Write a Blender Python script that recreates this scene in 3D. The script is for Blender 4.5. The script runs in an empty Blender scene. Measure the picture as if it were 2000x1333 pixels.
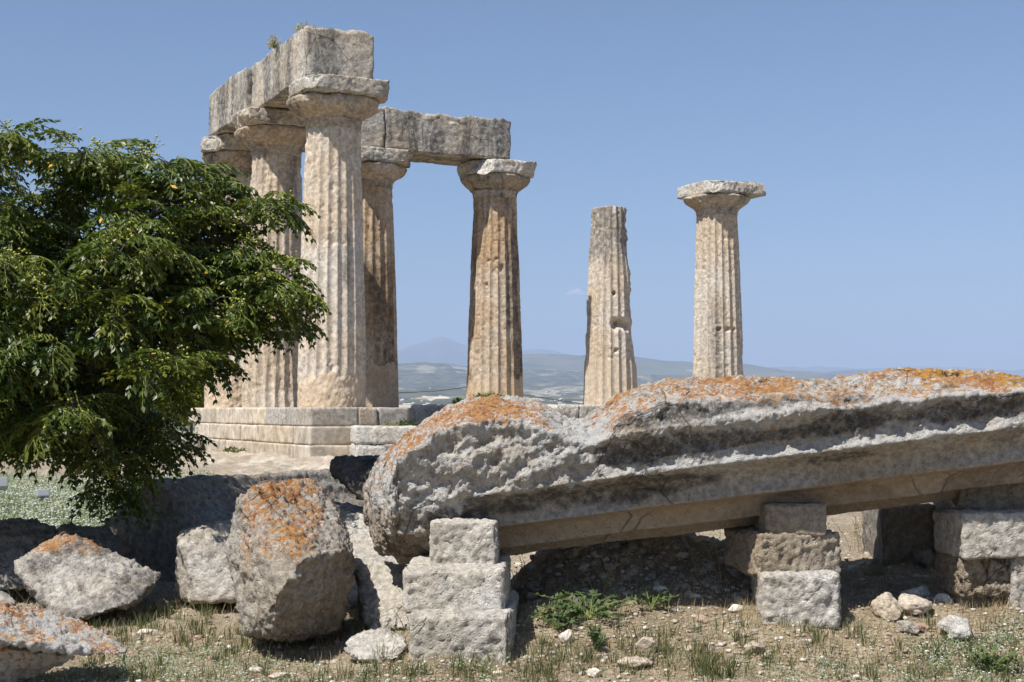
import bpy, bmesh, math, random
import numpy as np
from mathutils import Vector

# ------------------------------------------------------------------ camera, sky, sun
C = bpy.context.scene.collection
SC = bpy.context.scene
F = 2700.0                      # focal length in photo pixels (photo 2000 wide)
EYE = 1.5
HOR = 800.0
PIT = math.atan((HOR - 666.5) / F)
cam_d = bpy.data.cameras.new('camera'); cam = bpy.data.objects.new('camera', cam_d); C.objects.link(cam)
cam_d.sensor_width = 36.0; cam_d.lens = F / 2000 * 36; cam_d.clip_start = 0.1; cam_d.clip_end = 120000
cam.location = (0, 0, EYE); cam.rotation_euler = (math.pi / 2 + PIT, 0, 0)
SC.camera = cam

SUN_AZ, SUN_EL = 44.0, 57.0     # degrees left of straight-behind, elevation
sd = Vector((-math.sin(math.radians(SUN_AZ)) * math.cos(math.radians(SUN_EL)),
             -math.cos(math.radians(SUN_AZ)) * math.cos(math.radians(SUN_EL)), math.sin(math.radians(SUN_EL))))
W = bpy.data.worlds.new('World'); SC.world = W; W.use_nodes = True
wt = W.node_tree; wt.nodes.clear()
wo = wt.nodes.new('ShaderNodeOutputWorld'); wb = wt.nodes.new('ShaderNodeBackground'); sky = wt.nodes.new('ShaderNodeTexSky')
sky.sky_type = 'NISHITA'; sky.sun_disc = False
sky.sun_elevation = math.radians(SUN_EL); sky.sun_rotation = math.atan2(sd.x, sd.y)
sky.altitude = 60; sky.air_density = 1.0; sky.dust_density = 0.8; sky.ozone_density = 7.0
wb.inputs['Strength'].default_value = 0.080
wt.links.new(sky.outputs[0], wb.inputs[0]); wt.links.new(wb.outputs[0], wo.inputs[0])
sl = bpy.data.lights.new('sun', 'SUN'); sun = bpy.data.objects.new('sun', sl); C.objects.link(sun)
sl.energy = 5.0; sl.angle = math.radians(0.53); sl.color = (1.0, 0.965, 0.91)
sun.location = (0, 0, 60); sun.rotation_euler = sd.to_track_quat('Z', 'Y').to_euler()
SC.view_settings.view_transform = 'Standard'; SC.view_settings.look = 'None'
SC.view_settings.exposure = 0.52; SC.view_settings.gamma = 1
SC.cycles.max_bounces = 6; SC.cycles.diffuse_bounces = 3; SC.cycles.transparent_max_bounces = 8
SC.cycles.volume_bounces = 1

rng = np.random.default_rng(7); random.seed(7)

def at(px, py, Y):
    a = (px - 1000) / F; b = (666.5 - py) / F
    c, s = math.cos(PIT), math.sin(PIT)
    d = np.array([a, c - b * s, s + b * c]); d *= Y / d[1]
    return np.array([d[0], d[1], EYE + d[2]])

# ------------------------------------------------------------------ noise and mesh helpers
TAB = np.random.default_rng(99).random((64, 64, 64)).astype(np.float32)
def vnoise(p):
    p = np.asarray(p, dtype=np.float64); i = np.floor(p).astype(np.int64); f = (p - i); f = f * f * (3 - 2 * f)
    i &= 63; j = (i + 1) & 63
    x, y, z = f[:, 0], f[:, 1], f[:, 2]
    a = TAB[i[:, 0], i[:, 1], i[:, 2]] * (1 - x) + TAB[j[:, 0], i[:, 1], i[:, 2]] * x
    b = TAB[i[:, 0], j[:, 1], i[:, 2]] * (1 - x) + TAB[j[:, 0], j[:, 1], i[:, 2]] * x
    c = TAB[i[:, 0], i[:, 1], j[:, 2]] * (1 - x) + TAB[j[:, 0], i[:, 1], j[:, 2]] * x
    d = TAB[i[:, 0], j[:, 1], j[:, 2]] * (1 - x) + TAB[j[:, 0], j[:, 1], j[:, 2]] * x
    e = a * (1 - y) + b * y; g = c * (1 - y) + d * y
    return (e * (1 - z) + g * z) * 2 - 1
def fbm(p, octv=4, gain=0.5, off=0.0):
    p = np.asarray(p, dtype=np.float64) + off * np.array([7.31, 3.17, 5.77])
    r = np.zeros(len(p)); a = 1.0
    for _ in range(octv):
        r += a * vnoise(p); p = p * 2.03 + 11.7; a *= gain
    return r
def sstep(e0, e1, x):
    t = np.clip((x - e0) / (e1 - e0), 0, 1); return t * t * (3 - 2 * t)

def mesh(name, V, faces, smooth=True, mats=None, midx=None, attrs=None):
    """faces: list of (M,K) int arrays"""
    me = bpy.data.meshes.new(name)
    if not isinstance(faces, (list, tuple)): faces = [faces]
    faces = [np.asarray(f, dtype=np.int32) for f in faces if len(f)]
    V = np.asarray(V, dtype=np.float32)
    me.vertices.add(len(V)); me.vertices.foreach_set('co', V.ravel())
    loops = np.concatenate([f.ravel() for f in faces]); tot = np.concatenate([np.full(len(f), f.shape[1], np.int32) for f in faces])
    start = np.concatenate([[0], np.cumsum(tot)[:-1]]).astype(np.int32)
    me.loops.add(len(loops)); me.loops.foreach_set('vertex_index', loops)
    me.polygons.add(len(tot)); me.polygons.foreach_set('loop_start', start); me.polygons.foreach_set('loop_total', tot)
    if smooth: me.polygons.foreach_set('use_smooth', np.ones(len(tot), dtype=bool))
    if midx is not None: me.polygons.foreach_set('material_index', np.asarray(midx, dtype=np.int32))
    for k, v in (attrs or {}).items():
        at_ = me.attributes.new(k, 'FLOAT', 'POINT'); at_.data.foreach_set('value', np.asarray(v, dtype=np.float32))
    me.update(calc_edges=True); me.validate(clean_customdata=False)
    for m in (mats or []): me.materials.append(m)
    return me
def link(name, me, parent=None, loc=None, label=None, cat=None, group=None, kind=None, rotz=None):
    o = bpy.data.objects.new(name, me); C.objects.link(o)
    if parent is not None: o.parent = parent
    if loc is not None: o.location = [float(q) for q in loc]
    if rotz is not None: o.rotation_euler = (0, 0, rotz)
    if label: o['label'] = label
    if cat: o['category'] = cat
    if group: o['group'] = group
    if kind or label: o['kind'] = kind or 'thing'
    return o
def empty(name, loc, label, cat, group=None, rotz=0.0):
    return link(name, None, None, loc, label, cat, group, None, rotz)
def local_mesh(name, V, faces, mats, base, **kw):
    return mesh(name, np.asarray(V) - np.asarray(base), faces, mats=mats, **kw)
def vnormals(V, faces):
    N = np.zeros_like(V)
    for f in faces:
        a = V[f[:, 1]] - V[f[:, 0]]; b = V[f[:, 2]] - V[f[:, 0]]; n = np.cross(a, b)
        if f.shape[1] == 4: n = n + np.cross(V[f[:, 2]] - V[f[:, 0]], V[f[:, 3]] - V[f[:, 0]])
        for k in range(f.shape[1]): np.add.at(N, f[:, k], n)
    return N / (np.linalg.norm(N, axis=1, keepdims=True) + 1e-12)
def smoothv(V, faces, it=4, lam=0.5):
    E = []
    for f in faces:
        for k in range(f.shape[1]): E.append(np.stack([f[:, k], f[:, (k + 1) % f.shape[1]]], 1))
    E = np.concatenate(E); E = np.concatenate([E, E[:, ::-1]]); deg = np.bincount(E[:, 0], minlength=len(V)).clip(1)[:, None]
    for _ in range(it):
        S = np.stack([np.bincount(E[:, 0], weights=V[E[:, 1], c], minlength=len(V)) for c in range(3)], 1) / deg
        V = V + lam * (S - V)
    return V

def grid_faces(nu, nv, wrap_u=False):
    iu = np.arange(nu if wrap_u else nu - 1); iv = np.arange(nv - 1)
    U, Vv = np.meshgrid(iu, iv, indexing='ij'); U2 = (U + 1) % nu
    return np.stack([U * nv + Vv, U2 * nv + Vv, U2 * nv + Vv + 1, U * nv + Vv + 1], -1).reshape(-1, 4)

def boxgrid(dims, h):
    n = [max(2, int(round(d / h))) for d in dims]
    quads = []
    for ax in range(3):
        a, b = [k for k in range(3) if k != ax]
        ia, ib = np.meshgrid(np.arange(n[a]), np.arange(n[b]), indexing='ij')
        for side in (0, 1):
            q = np.zeros(ia.shape + (4, 3), dtype=np.int64)
            cs = [(0, 0), (1, 0), (1, 1), (0, 1)]
            if (side == 0) ^ (ax == 1): cs = cs[::-1]
            for k, (da, db) in enumerate(cs):
                q[..., k, a] = ia + da; q[..., k, b] = ib + db; q[..., k, ax] = side * n[ax]
            quads.append(q.reshape(-1, 4, 3))
    Q = np.concatenate(quads); code = (Q[..., 0] * 4096 + Q[..., 1]) * 4096 + Q[..., 2]
    u, inv = np.unique(code.ravel(), return_inverse=True)
    ijk = np.stack([u // 4096 // 4096, (u // 4096) % 4096, u % 4096], 1)
    V = (ijk / np.array(n) - 0.5) * np.array(dims)
    return V.astype(float), inv.reshape(-1, 4)

def rough_block(dims, h=0.05, bev=0.04, amp=0.02, seed=1.0, freq=3.0, chip=0.06, fine=0.4, cuts=()):
    V, Fq = boxgrid(dims, h); D = np.array(dims)
    bl = 0.6 * bev * (0.5 + 0.9 * np.clip(fbm(V * 1.7, 3, off=seed) * 0.8 + 0.5, 0, 1.5))[:, None]
    bl = np.minimum(bl, D.min() * 0.45)
    inner = np.clip(V, -D / 2 + bl, D / 2 - bl); d = V - inner; L = np.linalg.norm(d, axis=1, keepdims=True)
    N = d / np.maximum(L, 1e-9)
    P = inner + bl * N
    edge = sstep(1.05, 1.45, L[:, 0] / bl[:, 0])
    n1 = 0.7 * fbm(V * freq * 1.0, 3, 0.5, off=seed + 7) * 0.5 + 0.36 * fbm(V * freq * 5.5, 4, 0.75, off=seed + 3)
    n2 = np.clip(fbm(V * 1.3, 3, off=seed + 9), 0, 2)
    disp = amp * n1 * 0.8 - chip * n2 * (0.25 + edge) - fine * amp * np.clip(fbm(V * freq * 5, 3, 0.6, off=seed + 5), 0, 1)
    for (nx, ny, nz, dd) in cuts:      # broken corners: shave everything beyond a rough plane
        nv_ = np.array([nx, ny, nz], float); nv_ /= np.linalg.norm(nv_)
        e = np.maximum(P @ nv_ - dd - 0.05 * fbm(P * 4, 4, 0.6, off=seed + 31), 0); P = P - nv_ * e[:, None]
    return P + N * disp[:, None], [Fq]
def rot(V, rz=0, rx=0, ry=0):
    cz, sz = math.cos(rz), math.sin(rz); cx, sx = math.cos(rx), math.sin(rx); cy, sy = math.cos(ry), math.sin(ry)
    Rx = np.array([[1, 0, 0], [0, cx, -sx], [0, sx, cx]]); Ry = np.array([[cy, 0, sy], [0, 1, 0], [-sy, 0, cy]]); Rz = np.array([[cz, -sz, 0], [sz, cz, 0], [0, 0, 1]])
    return V @ (Rz @ Ry @ Rx).T

def hull_remesh(point_sets, vox):
    """union of convex hulls -> evenly meshed surface"""
    bm = bmesh.new()
    for pts in point_sets:
        b2 = bmesh.new(); vs = [b2.verts.new(Vector([float(c) for c in p])) for p in pts]
        r = bmesh.ops.convex_hull(b2, input=vs)
        bmesh.ops.delete(b2, geom=list({g for g in r['geom_interior'] + r['geom_unused'] if isinstance(g, bmesh.types.BMVert)}), context='VERTS')
        tmp = bpy.data.meshes.new('t'); b2.to_mesh(tmp); b2.free(); bm.from_mesh(tmp); bpy.data.meshes.remove(tmp)
    me = bpy.data.meshes.new('t'); bm.to_mesh(me); bm.free()
    o = bpy.data.objects.new('t', me); C.objects.link(o)
    m = o.modifiers.new('r', 'REMESH'); m.mode = 'VOXEL'; m.voxel_size = vox
    dg = bpy.context.evaluated_depsgraph_get(); e = o.evaluated_get(dg).to_mesh()
    V = np.zeros(len(e.vertices) * 3, dtype=np.float32); e.vertices.foreach_get('co', V); V = V.reshape(-1, 3).astype(float)
    lt = np.zeros(len(e.polygons), dtype=np.int32); e.polygons.foreach_get('loop_total', lt)
    li = np.zeros(len(e.loops), dtype=np.int32); e.loops.foreach_get('vertex_index', li)
    ls = np.zeros(len(e.polygons), dtype=np.int32); e.polygons.foreach_get('loop_start', ls)
    faces = []
    for k in (3, 4):
        s = ls[lt == k]
        if len(s): faces.append(np.stack([li[s + q] for q in range(k)], 1))
    bpy.data.objects.remove(o); bpy.data.meshes.remove(me)
    return V, faces
def weather(V, faces, amp=0.02, freq=4.0, seed=1.0, big=0.05, bigf=1.3, smooth=5, pit=0.5):
    smooth = 1; big = big * 0.45
    V = smoothv(V, faces, smooth); N = vnormals(V, faces)
    d = big * fbm(V * bigf, 3, off=seed) * 0.6 + amp * 0.6 * fbm(V * freq, 3, 0.5, off=seed + 2) + amp * 0.75 * fbm(V * freq * 3.0, 5, 0.72, off=seed + 6) - amp * 1.2 * np.clip(fbm(V * freq * 1.4, 4, 0.6, off=seed + 8) - 0.35, 0, 1) - pit * amp * np.clip(fbm(V * freq * 4, 3, 0.6, off=seed + 4), 0.1, 1)
    return V + N * d[:, None]

def icos(sub):
    bm = bmesh.new(); bmesh.ops.create_icosphere(bm, subdivisions=sub, radius=1); bm.verts.ensure_lookup_table()
    V = np.array([v.co[:] for v in bm.verts]); Fc = np.array([[v.index for v in f.verts] for f in bm.faces]); bm.free(); return V, Fc
ICO1, ICO2, ICO3, ICO4 = icos(1), icos(2), icos(3), icos(5)

def tubes(paths, sides=6):
    """paths: list of (pts Nx3, radii N) -> one mesh"""
    VV, FF = [], []; n0 = 0
    for P, R in paths:
        P = np.asarray(P, float); R = np.asarray(R, float); T = np.gradient(P, axis=0); T /= np.linalg.norm(T, axis=1, keepdims=True) + 1e-9
        ref = np.array([0.31, 0.17, 0.93]); A = np.cross(T, ref); A /= np.linalg.norm(A, axis=1, keepdims=True) + 1e-9; B = np.cross(T, A)
        th = np.arange(sides) / sides * 2 * np.pi
        ring = P[None] + (np.cos(th)[:, None, None] * A[None] + np.sin(th)[:, None, None] * B[None]) * R[None, :, None]
        VV.append(ring.reshape(-1, 3)); FF.append(grid_faces(sides, len(P), True) + n0); n0 += sides * len(P)
    return np.concatenate(VV), [np.concatenate(FF)]

# ------------------------------------------------------------------ materials
class NT:
    def __init__(s, name):
        s.m = bpy.data.materials.new(name); s.m.use_nodes = True; s.t = s.m.node_tree; s.t.nodes.clear()
        s.out = s.n('ShaderNodeOutputMaterial'); s.geo = s.n('ShaderNodeNewGeometry'); s.P = s.geo.outputs['Position']
    def n(s, ty, **kw):
        o = s.t.nodes.new(ty)
        for k, v in kw.items(): setattr(o, k, v)
        return o
    def set(s, sock, v):
        if isinstance(v, bpy.types.NodeSocket): s.t.links.new(v, sock)
        elif isinstance(v, (tuple, list)) and len(v) == 3 and sock.type == 'RGBA': sock.default_value = (*v, 1)
        else: sock.default_value = v
    def scale(s, v, sc):
        o = s.n('ShaderNodeVectorMath', operation='MULTIPLY'); s.set(o.inputs[0], v); o.inputs[1].default_value = sc if isinstance(sc, tuple) else (sc,) * 3
        return o.outputs[0]
    def add(s, v, c):
        o = s.n('ShaderNodeVectorMath', operation='ADD'); s.set(o.inputs[0], v); s.set(o.inputs[1], c); return o.outputs[0]
    def noise(s, scale, detail=5, rough=0.55, vec=None, dist=0.0, off=0.0):
        o = s.n('ShaderNodeTexNoise'); v = vec or s.P
        if off: v = s.add(v, (off, off * 1.7, off * .6))
        s.set(o.inputs['Vector'], v); o.inputs['Scale'].default_value = scale; o.inputs['Detail'].default_value = detail
        o.inputs['Roughness'].default_value = rough; o.inputs['Distortion'].default_value = dist
        return o.outputs['Fac']
    def voro(s, scale, vec=None, feature='F1', out='Distance', rnd=1.0):
        o = s.n('ShaderNodeTexVoronoi', feature=feature); s.set(o.inputs['Vector'], vec or s.P); o.inputs['Scale'].default_value = scale
        o.inputs['Randomness'].default_value = rnd
        return o.outputs[out]
    def ss(s, v, a, b, lo=0.0, hi=1.0):
        o = s.n('ShaderNodeMapRange', interpolation_type='SMOOTHSTEP'); s.set(o.inputs[0], v)
        o.inputs[1].default_value = a; o.inputs[2].default_value = b; o.inputs[3].default_value = lo; o.inputs[4].default_value = hi
        return o.outputs[0]
    def m_noise_color(s, scale):
        o = s.n('ShaderNodeTexNoise'); s.set(o.inputs['Vector'], s.P); o.inputs['Scale'].default_value = scale; o.inputs['Detail'].default_value = 4; return o.outputs['Color']
    def math(s, op, a, b=0.0, c=None, clamp=False):
        o = s.n('ShaderNodeMath', operation=op, use_clamp=clamp); s.set(o.inputs[0], a); s.set(o.inputs[1], b)
        if c is not None: s.set(o.inputs[2], c)
        return o.outputs[0]
    def mix(s, f, a, b, mode='MIX'):
        o = s.n('ShaderNodeMix', data_type='RGBA', blend_type=mode); s.set(o.inputs[0], f); s.set(o.inputs[6], a); s.set(o.inputs[7], b); return o.outputs[2]
    def attr(s, name):
        return s.n('ShaderNodeAttribute', attribute_name=name).outputs['Fac']
    def bump(s, h, strength, dist, nrm=None):
        o = s.n('ShaderNodeBump'); o.inputs['Strength'].default_value = strength; o.inputs['Distance'].default_value = dist; s.set(o.inputs['Height'], h)
        if nrm is not None: s.set(o.inputs['Normal'], nrm)
        return o.outputs[0]
    def bsdf(s, col, rough=0.9, nrm=None, spec=0.25):
        o = s.n('ShaderNodeBsdfPrincipled'); s.set(o.inputs['Base Color'], col); s.set(o.inputs['Roughness'], rough)
        o.inputs['Specular IOR Level'].default_value = spec
        if nrm is not None: s.set(o.inputs['Normal'], nrm)
        return o
    def done(s, sh): s.t.links.new(sh, s.out.inputs['Surface']); return s.mat
    @property
    def mat(s): return s.out.id_data and bpy.data.materials[s.t_name] if False else s._m
def newmat(name):
    n = NT.__new__(NT); m = bpy.data.materials.new(name); m.use_nodes = True
    n._m = m; n.t = m.node_tree; n.t.nodes.clear(); n.out = n.n('ShaderNodeOutputMaterial'); n.geo = n.n('ShaderNodeNewGeometry'); n.P = n.geo.outputs['Position']
    return n

def stone(name, light, warm, dark, dark_amt=0.35, lichen=0.0, white=0.2, fs=1.0, streak=False, bump=0.6, bd=0.02, yellow=0.0, speck=0.5, bs=11.0, rnd=(0.86, 1.10)):
    n = newmat(name)
    vec = n.P
    if streak: vec = n.scale(n.P, (1.0, 1.0, 0.22))
    big = n.noise(0.9 * fs, 5, 0.6, off=3.1)
    col = n.mix(n.ss(big, 0.35, 0.65), light, warm)
    # mottling
    mot = n.noise(14 * fs, 6, 0.7)
    col = n.mix(1.0, col, n.mix(n.ss(mot, 0.3, 0.72), (0.62, 0.60, 0.58), (1.28, 1.27, 1.26)), 'MULTIPLY')
    oi = n.n('ShaderNodeObjectInfo').outputs['Random']
    col = n.mix(1.0, col, n.mix(oi, (rnd[0], rnd[0] * .99, rnd[0] * .97), (rnd[1],) * 3), 'MULTIPLY')
    # grey / black crust
    dn = n.noise(1.6 * fs, 8, 0.68, vec=vec, off=8.3, dist=0.4)
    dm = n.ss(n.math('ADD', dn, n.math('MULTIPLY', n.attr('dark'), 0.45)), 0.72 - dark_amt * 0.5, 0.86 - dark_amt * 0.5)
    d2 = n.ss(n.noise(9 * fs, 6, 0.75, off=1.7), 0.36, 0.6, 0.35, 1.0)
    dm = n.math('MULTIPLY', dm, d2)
    col = n.mix(n.math('MULTIPLY', dm, 0.9), col, dark)
    pt = n.attr('patch'); col = n.mix(n.math('MULTIPLY', pt, 0.8), col, n.mix(n.ss(n.noise(9 * fs, 6, 0.7, off=12), 0.3, 0.7), (0.47, 0.345, 0.225), (0.60, 0.48, 0.35)))
    # pale lichen blotches
    wn = n.noise(7 * fs, 7, 0.72, off=5.5)
    wm = n.ss(n.math('ADD', wn, n.math('MULTIPLY', n.attr('pale'), 0.25)), 0.70 - white * 0.2, 0.76 - white * 0.2)
    col = n.mix(n.math('MULTIPLY', wm, 0.75), col, (0.56, 0.55, 0.52))
    # dark specks
    sp = n.ss(n.voro(34 * fs), 0.1, 0.26, 1.0, 0.0)
    spm = n.math('MULTIPLY', sp, n.ss(n.noise(5 * fs, 3, off=2.2), 0.42, 0.6, 0.0, speck))
    col = n.mix(spm, col, (0.06, 0.05, 0.045))
    if lichen > 0 or yellow > 0:
        nz = n.n('ShaderNodeSeparateXYZ'); n.set(nz.inputs[0], n.geo.outputs['Normal'])
        up = n.ss(nz.outputs[2], 0.25, 0.8)
        l1 = n.noise(2.2 * fs, 4, 0.6, off=9.1); l2 = n.noise(20 * fs, 7, 0.8, off=4.4)
        f = n.math('ADD', n.math('MULTIPLY', l1, 0.42), n.math('MULTIPLY', l2, 0.72))
        f = n.math('ADD', f, n.math('MULTIPLY', n.attr('lichen'), 0.115))
        f = n.math('ADD', f, n.math('MULTIPLY', up, 0.03))
        ro = n.voro(16 * fs)
        f = n.math('ADD', f, n.ss(ro, 0.15, 0.55, 0.04, -0.025))
        lm = n.ss(f, 0.752 - 0.10 * lichen, 0.772 - 0.10 * lichen)
        lc = n.mix(n.ss(n.noise(11 * fs, 4, 0.6, off=6.6), 0.35, 0.65), (0.34, 0.125, 0.028), (0.50, 0.26, 0.085))
        if yellow > 0:
            lc = n.mix(n.math('MULTIPLY', n.attr('yellow'), 1.0), lc, (0.48, 0.22, 0.012))
        col = n.mix(n.math('MULTIPLY', lm, 0.9), col, lc)
    # cracks
    ck = n.voro(1.5 * fs, vec=n.add(n.P, n.scale(n.m_noise_color(1.2 * fs), 0.22)), feature='DISTANCE_TO_EDGE')
    ckm = n.math('MULTIPLY', n.ss(ck, 0.004, 0.016, 1.0, 0.0), n.ss(n.noise(0.8 * fs, 2, off=15), 0.56, 0.64))
    col = n.mix(n.math('MULTIPLY', ckm, 0.5), col, (0.05, 0.043, 0.037))
    # relief
    h = n.math('ADD', n.math('MULTIPLY', n.noise(bs * fs, 10, 0.78), 1.0), n.math('MULTIPLY', n.noise(60 * fs, 4, 0.7), 0.35))
    pits = n.ss(n.voro(26 * fs, vec=n.add(n.P, (2, 5, 1))), 0.05, 0.32)
    pm = n.ss(n.noise(4 * fs, 4, off=7.7), 0.4, 0.62)
    h = n.math('ADD', h, n.math('MULTIPLY', n.math('MULTIPLY', pits, pm), 0.5))
    h = n.math('SUBTRACT', h, n.math('MULTIPLY', ckm, 0.8))
    nr = n.bump(h, min(1.0, bump * 1.15), bd * 1.7)
    return n.done(n.bsdf(col, 0.93, nr, 0.15).outputs[0])

def plain(name, col, rough=0.7, spec=0.3, var=0.0, vs=8.0, bump=0.0):
    n = newmat(name); c = col; nr = None
    if var:
        f = n.noise(vs, 5, 0.6); c = n.mix(f, tuple(x * (1 - var) for x in col), tuple(min(1, x * (1 + var)) for x in col))
    if bump: nr = n.bump(n.noise(vs * 3, 6, 0.7), bump, 0.02)
    return n.done(n.bsdf(c, rough, nr, spec).outputs[0])

def leafmat(name, c1, c2, c3, trans=0.3, rough=0.38, spec=0.5, scale=1.3):
    n = newmat(name)
    r = n.n('ShaderNodeAttribute', attribute_name='rnd').outputs['Fac']
    f = n.noise(scale, 3)
    col = n.mix(n.ss(f, 0.35, 0.65), c1, c2); col = n.mix(n.ss(r, 0.45, 0.95), col, c3)
    b = n.bsdf(col, rough, None, spec)
    t = n.n('ShaderNodeBsdfTranslucent'); n.set(t.inputs[0], n.mix(1.0, col, (1.3, 1.5, 0.5), 'MULTIPLY'))
    mx = n.n('ShaderNodeMixShader'); mx.inputs[0].default_value = trans
    n.t.links.new(b.outputs[0], mx.inputs[1]); n.t.links.new(t.outputs[0], mx.inputs[2])
    return n.done(mx.outputs[0])

M = {}
M['column'] = stone('column stone', (0.54, 0.49, 0.425), (0.51, 0.42, 0.315), (0.15, 0.13, 0.11), 0.33, 0, 0.12, 0.7, True, 0.25, 0.03, speck=0.5, bs=34, rnd=(0.95, 1.06))
M['column_dark'] = stone('column stone browned', (0.53, 0.44, 0.34), (0.44, 0.31, 0.19), (0.10, 0.075, 0.055), 0.46, 0, 0.0, 0.7, True, 0.4, 0.03, speck=0.6, bs=34, rnd=(0.95, 1.06))
M['capital'] = stone('capital stone', (0.50, 0.45, 0.38), (0.46, 0.36, 0.26), (0.10, 0.088, 0.075), 0.46, 0, 0.15, 0.8, False, 0.55, 0.04, bs=22)
M['abacus'] = stone('abacus stone', (0.55, 0.53, 0.48), (0.52, 0.45, 0.36), (0.13, 0.12, 0.11), 0.42, 0, 0.35, 0.8, False, 0.55, 0.04, bs=22)
M['beam'] = stone('architrave stone', (0.53, 0.50, 0.45), (0.50, 0.43, 0.34), (0.11, 0.103, 0.097), 0.60, 0, 0.25, 0.8, True, 0.6, 0.05, bs=22, speck=0.7)
M['step'] = stone('dressed step stone', (0.58, 0.53, 0.45), (0.57, 0.48, 0.36), (0.22, 0.205, 0.185), 0.30, 0, 0.1, 0.3, False, 0.08, 0.015, speck=0.1, bs=26, rnd=(0.74, 1.06))
M['step_grey'] = stone('grey step stone', (0.42, 0.40, 0.365), (0.42, 0.375, 0.31), (0.16, 0.152, 0.142), 0.26, 0, 0.15, 0.8, False, 0.35, 0.02, speck=0.4, bs=22, rnd=(0.8, 1.1))
M['step_pale'] = stone('pale step stone', (0.62, 0.60, 0.56), (0.55, 0.51, 0.44), (0.13, 0.125, 0.115), 0.26, 0, 0.45, 1.0, False, 0.6, 0.04, speck=0.5)
M['drum'] = stone('fallen shaft stone', (0.59, 0.575, 0.545), (0.53, 0.455, 0.36), (0.075, 0.07, 0.066), 0.25, 0.55, 0.5, 1.7, False, 0.7, 0.03, yellow=1, speck=0.8, bs=14)
M['boulder'] = stone('boulder stone', (0.53, 0.495, 0.445), (0.47, 0.41, 0.325), (0.11, 0.102, 0.094), 0.28, 0.5, 0.5, 1.6, False, 0.7, 0.028, bs=16, speck=0.55)
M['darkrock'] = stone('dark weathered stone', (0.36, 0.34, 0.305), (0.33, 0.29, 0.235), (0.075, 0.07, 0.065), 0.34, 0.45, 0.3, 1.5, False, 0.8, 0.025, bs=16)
M['blackrock'] = stone('black crusted stone', (0.16, 0.155, 0.15), (0.2, 0.18, 0.155), (0.03, 0.03, 0.03), 0.6, 0.2, 0.15, 1.5, False, 0.9, 0.03)
M['support'] = stone('support block stone', (0.63, 0.61, 0.565), (0.58, 0.53, 0.45), (0.16, 0.15, 0.14), 0.14, 0, 0.5, 1.8, False, 0.7, 0.025, speck=0.5, bs=16)
M['tanblock'] = stone('tan porous stone', (0.55, 0.48, 0.39), (0.50, 0.41, 0.30), (0.15, 0.13, 0.11), 0.16, 0, 0.2, 1.8, False, 0.8, 0.03, speck=0.6, bs=16)
M['pebble'] = stone('loose field stone', (0.56, 0.50, 0.42), (0.50, 0.41, 0.31), (0.2, 0.18, 0.16), 0.15, 0, 0.2, 3.0, False, 0.6, 0.01, speck=0.2)
M['whitestone'] = stone('smooth white stone', (0.68, 0.65, 0.58), (0.64, 0.59, 0.5), (0.3, 0.28, 0.25), 0.05, 0, 0.2, 3.0, False, 0.2, 0.008, speck=0.05)
M['pinkstone'] = stone('pinkish stone', (0.45, 0.33, 0.26), (0.42, 0.3, 0.23), (0.2, 0.16, 0.14), 0.15, 0, 0.1, 3.0, False, 0.5, 0.01, speck=0.2)

# ------------------------------------------------------------------ ground
def G(x, y):
    x = np.asarray(x, float); y = np.asarray(y, float)
    g = 0.29 * sstep(-0.25, 0.45, x) * sstep(7.55, 8.75, y)
    g = g + 0.42 * sstep(12.5, 26, y) - 0.27 * sstep(-0.25, 0.45, x) * sstep(11, 20, y)
    g = g + 0.135 * np.exp(-((x + 0.38) / 0.62) ** 4 - ((y - 8.2) / 0.75) ** 4)
    # earth bank behind the fallen shaft
    g = g + 0.32 * np.exp(-(np.abs(x - 0.75) / 1.0) ** 4 - ((y - 9.75) / 0.55) ** 2)
    g = g + 0.16 * np.exp(-((x - 2.9) / 0.9) ** 2 - ((y - 10.4) / 0.7) ** 2)
    g = g + 0.05 * np.exp(-((x + 1.9) / 0.9) ** 2 - ((y - 9.6) / 0.8) ** 2)
    r = np.hypot(x, y)
    g = g - 0.9 * sstep(46, 60, y) - 62 * sstep(60, 420, r) ** 1.0
    return g
def Gn(x, y, full=False):
    x = np.asarray(x, float); y = np.asarray(y, float); sh = x.shape; x, y = x.ravel(), y.ravel()
    z = G(x, y); R_ = np.hypot(x, y); near = 1 - sstep(30, 60, R_); p = np.stack([x, y, np.zeros_like(x)], 1)
    rock = sstep(14.5, 18, y) * (1 - sstep(33, 40, y)) * sstep(-0.2, 0.25, fbm(p * 0.35, 3, off=2) * 0.6 + 0.75 - np.abs((x + 3.6) / 3.6))
    meadow = sstep(12.2, 13.4, y) * sstep(-0.6, 0.3, (-x - 3.9) + 0.35 * fbm(p * 0.6, 3, off=5)) * (1 - sstep(21, 24, y + 0.8 * fbm(p * .5, 3, off=8)))
    z = z + near * (0.030 * fbm(p * 1.1, 3, off=1) + 0.016 * fbm(p * 5, 4, 0.6, off=3) + 0.009 * np.clip(fbm(p * 22, 3, 0.6, off=6), -0.3, 2))
    z = z + rock * (0.10 * fbm(p * 0.9, 4, 0.6, off=12) + 0.05 * np.clip(fbm(p * 2.6, 4, 0.6, off=14), -.2, 1))
    bank = np.exp(-(np.abs(x - 0.9) / 1.6) ** 4 - ((y - 9.6) / 0.8) ** 2)
    z = z + bank * (0.06 * fbm(p * 4, 4, 0.6, off=22) + 0.05 * np.clip(fbm(p * 9, 3, .6, off=24) - .1, 0, 1))
    return (z, rock, meadow) if full else z.reshape(sh)
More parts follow.
